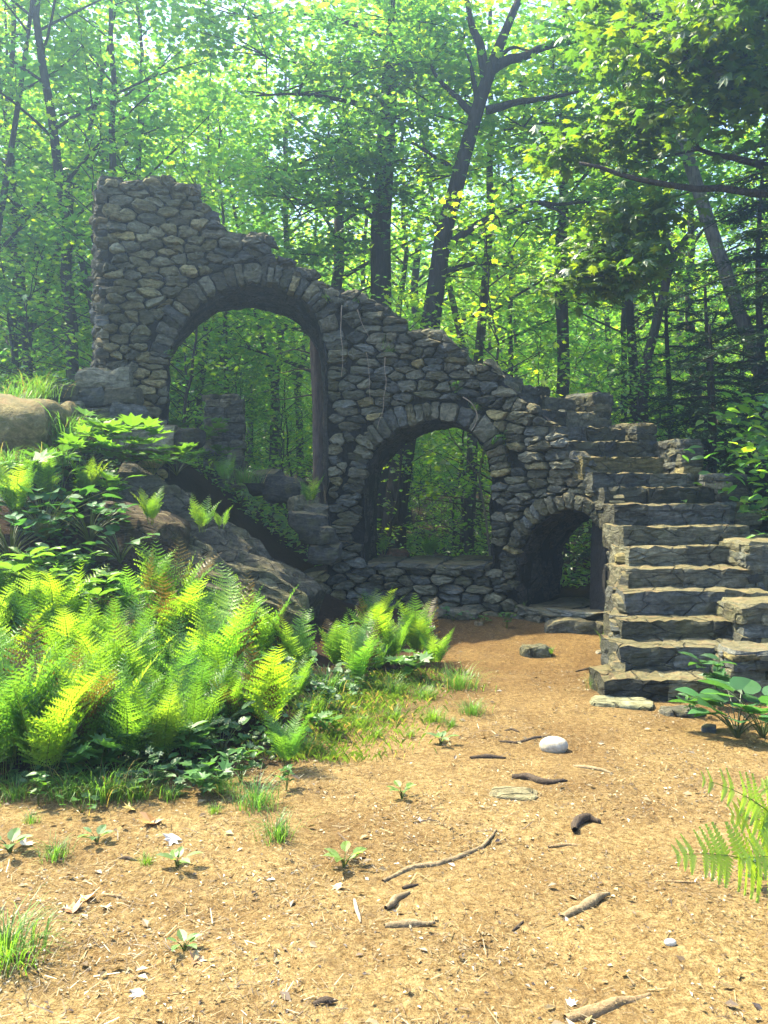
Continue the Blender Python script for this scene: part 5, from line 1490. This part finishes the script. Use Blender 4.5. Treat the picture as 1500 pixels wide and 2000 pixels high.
# roots and sticks on the path
def root(name, label, pts, r0, col, cat='root', lift=0.12):
    P = np.array([gp(*q) for q in pts]); n = 14
    t = np.linspace(0, len(P) - 1, n); Q = np.stack([np.interp(t, np.arange(len(P)), P[:, c]) for c in range(3)], 1)
    Q[:, 2] = gz(Q[:, 0], Q[:, 1]) + r0 * lift
    Q += r0 * 0.4 * np.stack([wob(Q, k, 9, 2) for k in range(3)], 1)
    u = np.linspace(0, 1, n); rr = r0 * (0.35 + 0.65 * np.sin(math.pi * np.clip(u * 0.9 + 0.1, 0, 1)))
    rr *= 1 + 0.15 * wob(Q, 5, 14, 2)
    mb = MB(); tube(mb, Q - Q[0], rr, 8, tuple(0.55 * q for q in col)); o = mb.build(name, M_ROOT, None, True); o.location = Q[0].tolist()
    tag(o, label, cat)
DK = (0.10, 0.075, 0.055); LT = (0.40, 0.28, 0.15); GY_ = (0.38, 0.29, 0.17)
root('tree_root', 'long thin root running diagonally across the lower middle of the path', [(750, 1722), (800, 1698), (860, 1688), (905, 1672), (945, 1655), (968, 1625)], 0.014, GY_)
root('tree_root', 'dark humped root above the flat grey green rock', [(1000, 1520), (1030, 1522), (1065, 1530), (1112, 1530)], 0.022, DK)
root('tree_root', 'short dark root left of the round pale stone', [(920, 1484), (950, 1480), (990, 1481)], 0.018, DK)
root('tree_root', 'thin dark root behind the round pale stone', [(975, 1450), (1010, 1452), (1050, 1440), (1095, 1442)], 0.012, DK)
root('tree_root', 'short root arching at the path edge below the sloping grass', [(985, 1428), (1000, 1426), (1015, 1430)], 0.010, DK)
root('stick', 'straight grey stick right of the round pale stone', [(1120, 1497), (1150, 1500), (1200, 1512)], 0.014, GY_, 'stick')
root('tree_root', 'small gnarled stub of root standing up in the path', [(1122, 1628), (1132, 1610), (1150, 1605), (1172, 1610)], 0.026, DK, 'root', 0.7)
root('stick', 'thin pale stick lying below the gnarled root stub', [(1070, 1657), (1110, 1653), (1168, 1656)], 0.010, LT, 'stick')
root('tree_root', 'thick short root slanting in the right middle of the path', [(1102, 1795), (1130, 1775), (1160, 1760), (1188, 1750)], 0.022, GY_)
root('tree_root', 'short stout root lying level left of centre near the bottom', [(752, 1812), (790, 1808), (850, 1812)], 0.018, GY_)
root('tree_root', 'pale short root slanting above the stout level root', [(755, 1778), (775, 1760), (797, 1748)], 0.018, GY_)
root('tree_root', 'small dark root tip beside the pale short root', [(785, 1738), (800, 1734), (815, 1730)], 0.010, DK)
root('tree_root', 'big pale root surfacing at the bottom edge of the path', [(1110, 1998), (1160, 1982), (1210, 1965), (1270, 1950)], 0.024, LT)
root('stick', 'thin brown stick near the near fern shadow', [(1278, 1722), (1320, 1724), (1375, 1728)], 0.005, LT, 'stick')
root('stick', 'tiny dark stick right of the stout level root', [(998, 1820), (1010, 1812), (1022, 1803)], 0.007, DK, 'stick')
root('stick', 'small dark chip of wood near the bottom left of centre', [(610, 1965), (635, 1960), (660, 1957)], 0.014, DK, 'stick')
root('stick', 'bleached stick standing along the path left of centre', [(693, 1760), (698, 1780), (703, 1803)], 0.009, (0.62, 0.55, 0.42), 'stick')
root('stick', 'small dark stick under the plantain in the path middle', [(820, 1608), (840, 1605), (860, 1605)], 0.008, DK, 'stick')
root('stick', 'thin brown twig by the mossy rock', [(1125, 1312), (1145, 1308), (1160, 1305)], 0.014, DK, 'stick')
root('stick', 'pale twig at the lower left of the litter', [(200, 1746), (225, 1754), (248, 1760)], 0.008, LT, 'stick')
root('stick', 'dark twig on the litter at the left', [(230, 1678), (248, 1680), (268, 1682)], 0.010, DK, 'stick')

# dead leaves that can be told apart
def dead_leaf(px, py, size, col, label, curl=0.5):
    g = np.random.default_rng(int(px * 7 + py)); p = gp(px, py)
    V, F = T_MAPLE; V = V.copy(); V[:, 1] -= 0.35
    V[:, 2] += curl * (V[:, 0] ** 2 + 0.4 * V[:, 1] ** 2) + g.normal(0, 0.04, len(V))
    mb = MB(); mb.add(V * size, F, tuple(0.62 * q for q in col)); o = mb.build('dead_leaf', M_DEADLEAF); o.location = (p[0], p[1], p[2] + size * 0.12); o.rotation_euler = (g.normal(0, 0.25), g.normal(0, 0.25), g.uniform(0, 6.28))
    tag(o, label, 'dead leaf')
for px, py, s, c, lb in [(295, 1610, 0.13, (0.45, 0.25, 0.09), 'large curled tan maple leaf under the fern bed'), (335, 1645, 0.09, (0.8, 0.72, 0.55), 'bleached white dead leaf below the large tan leaf'), (255, 1586, 0.08, (0.5, 0.4, 0.16), 'yellow olive dead leaf at the fern bed front'),
                         (142, 1785, 0.09, (0.36, 0.17, 0.08), 'curled rust brown leaf at the lower left'), (172, 1760, 0.08, (0.55, 0.34, 0.17), 'light brown leaf above the rust brown leaf'), (205, 1778, 0.05, (0.75, 0.68, 0.52), 'small pale leaf right of the rust brown leaf'),
                         (50, 1655, 0.08, (0.7, 0.62, 0.45), 'pale leaf beside the left edge rosette'), (820, 1608, 0.05, (0.6, 0.5, 0.34), 'pale flake at the end of the small dark stick'), (385, 1880, 0.07, (0.42, 0.24, 0.12), 'brown folded leaf by the tiny weed'),
                         (268, 1948, 0.05, (0.75, 0.68, 0.5), 'pale dead leaf near the bottom left'), (1115, 1968, 0.04, (0.8, 0.75, 0.6), 'white flake beside the big pale root'), (660, 1735, 0.06, (0.6, 0.46, 0.25), 'tan leaf between plantain and bleached stick')]:
    dead_leaf(px, py, s, c, lb)

# leaf litter: needles, chips and flakes nobody could count
g = np.random.default_rng(404); mb = MB()
n = 90000
yy = 1.9 + 8.6 * g.random(n) ** 1.25; xx = g.uniform(-1, 1, n) * (0.4286 * yy + 0.35)
keep = g.random(n) < np.clip(0.25 + path_mask(xx, yy), 0, 1) * np.clip(0.62 + 0.6 * wob(np.stack([xx, yy, 0 * xx], 1), 3, 1.9, 3), 0.12, 1)
xx, yy = xx[keep], yy[keep]; n = len(xx)
C = np.stack([xx, yy, gz(xx, yy) + 0.006 * wob(np.stack([xx, yy, 0 * xx], 1), 6, 7.0, 3) + g.uniform(0.002, 0.012, n)], 1)
LC = np.array([(0.26, 0.19, 0.08), (0.20, 0.135, 0.05), (0.125, 0.078, 0.032), (0.30, 0.24, 0.115), (0.06, 0.038, 0.024), (0.40, 0.34, 0.23)])
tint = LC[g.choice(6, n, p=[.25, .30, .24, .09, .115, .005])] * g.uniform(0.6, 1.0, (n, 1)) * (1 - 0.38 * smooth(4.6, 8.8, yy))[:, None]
a = int(n * 0.6)
T_NDL = (np.array([(0.03, 0, 0), (0.02, 1, 0.03), (-0.02, 1, 0.03), (-0.03, 0, 0)], float), np.array([(0, 1, 2), (0, 2, 3)]))
leaf_cloud(mb, C[:a], np.stack([g.normal(0, 0.18, a), g.normal(0, 0.18, a), np.ones(a)], 1), g.uniform(0.012, 0.05, a) * (1 + 0.9 * (g.random(a) < 0.06)), tint[:a], T_NDL, None, g)
b_ = n - a
leaf_cloud(mb, C[a:], np.stack([g.normal(0, 0.35, b_), g.normal(0, 0.35, b_), np.ones(b_)], 1), g.uniform(0.006, 0.022, b_) * (1 + 1.5 * (g.random(b_) < 0.05)), tint[a:], T_DIA, None, g)
tag(mb.build('leaf_litter', M_DEADLEAF), kind='stuff')
# thin sparse grass on the path edge
mb = MB(); n = 3600
yy = g.uniform(5.4, 8.0, n); xx = edge_x(yy) + g.normal(0.15, 0.25, n)
for x, y in zip(xx, yy):
    h = g.uniform(0.02, 0.065); a2 = g.uniform(0, 6.28); z = float(gz(x, y)); d = np.array([math.cos(a2), math.sin(a2), 0])
    sd = np.array([-d[1], d[0], 0]) * 0.0014
    p = np.array([x, y, z]); c = np.array((0.09, 0.165, 0.03)) if g.random() < 0.85 else np.array((0.24, 0.21, 0.12))
    mb.add([p - sd, p + sd, p + d * h * 0.4 + np.array([0, 0, h * 0.8]), p + d * h * 0.95 + np.array([0, 0, h])], [(0, 1, 2), (1, 3, 2)], c * g.uniform(0.7, 1.3))
tag(mb.build('sparse_grass', M_FERN), kind='stuff')

# ------------------------------------------------------------------ haze
HZ = 1
if HZ:
    m, nt, out = new_mat('haze_air')
    v = nt.nodes.new('ShaderNodeVolumePrincipled')
    v.inputs['Color'].default_value = (0.46, 0.70, 1.0, 1)
    v.inputs['Density'].default_value = 0.0062
    v.inputs['Anisotropy'].default_value = 0.76
    nt.links.new(v.outputs[0], out.inputs['Volume'])
    x0, x1, y0, y1, z0, z1 = -64, 64, -30, 84, -3.0, 24
    V = [(x, y, z) for z in (z0, z1) for y in (y0, y1) for x in (x0, x1)]
    mb = MB(); mb.add(V, np.array([(0, 2, 3, 1), (4, 5, 7, 6), (0, 1, 5, 4), (2, 6, 7, 3), (0, 4, 6, 2), (1, 3, 7, 5)]))
    tag(mb.build('haze', m), kind='stuff')
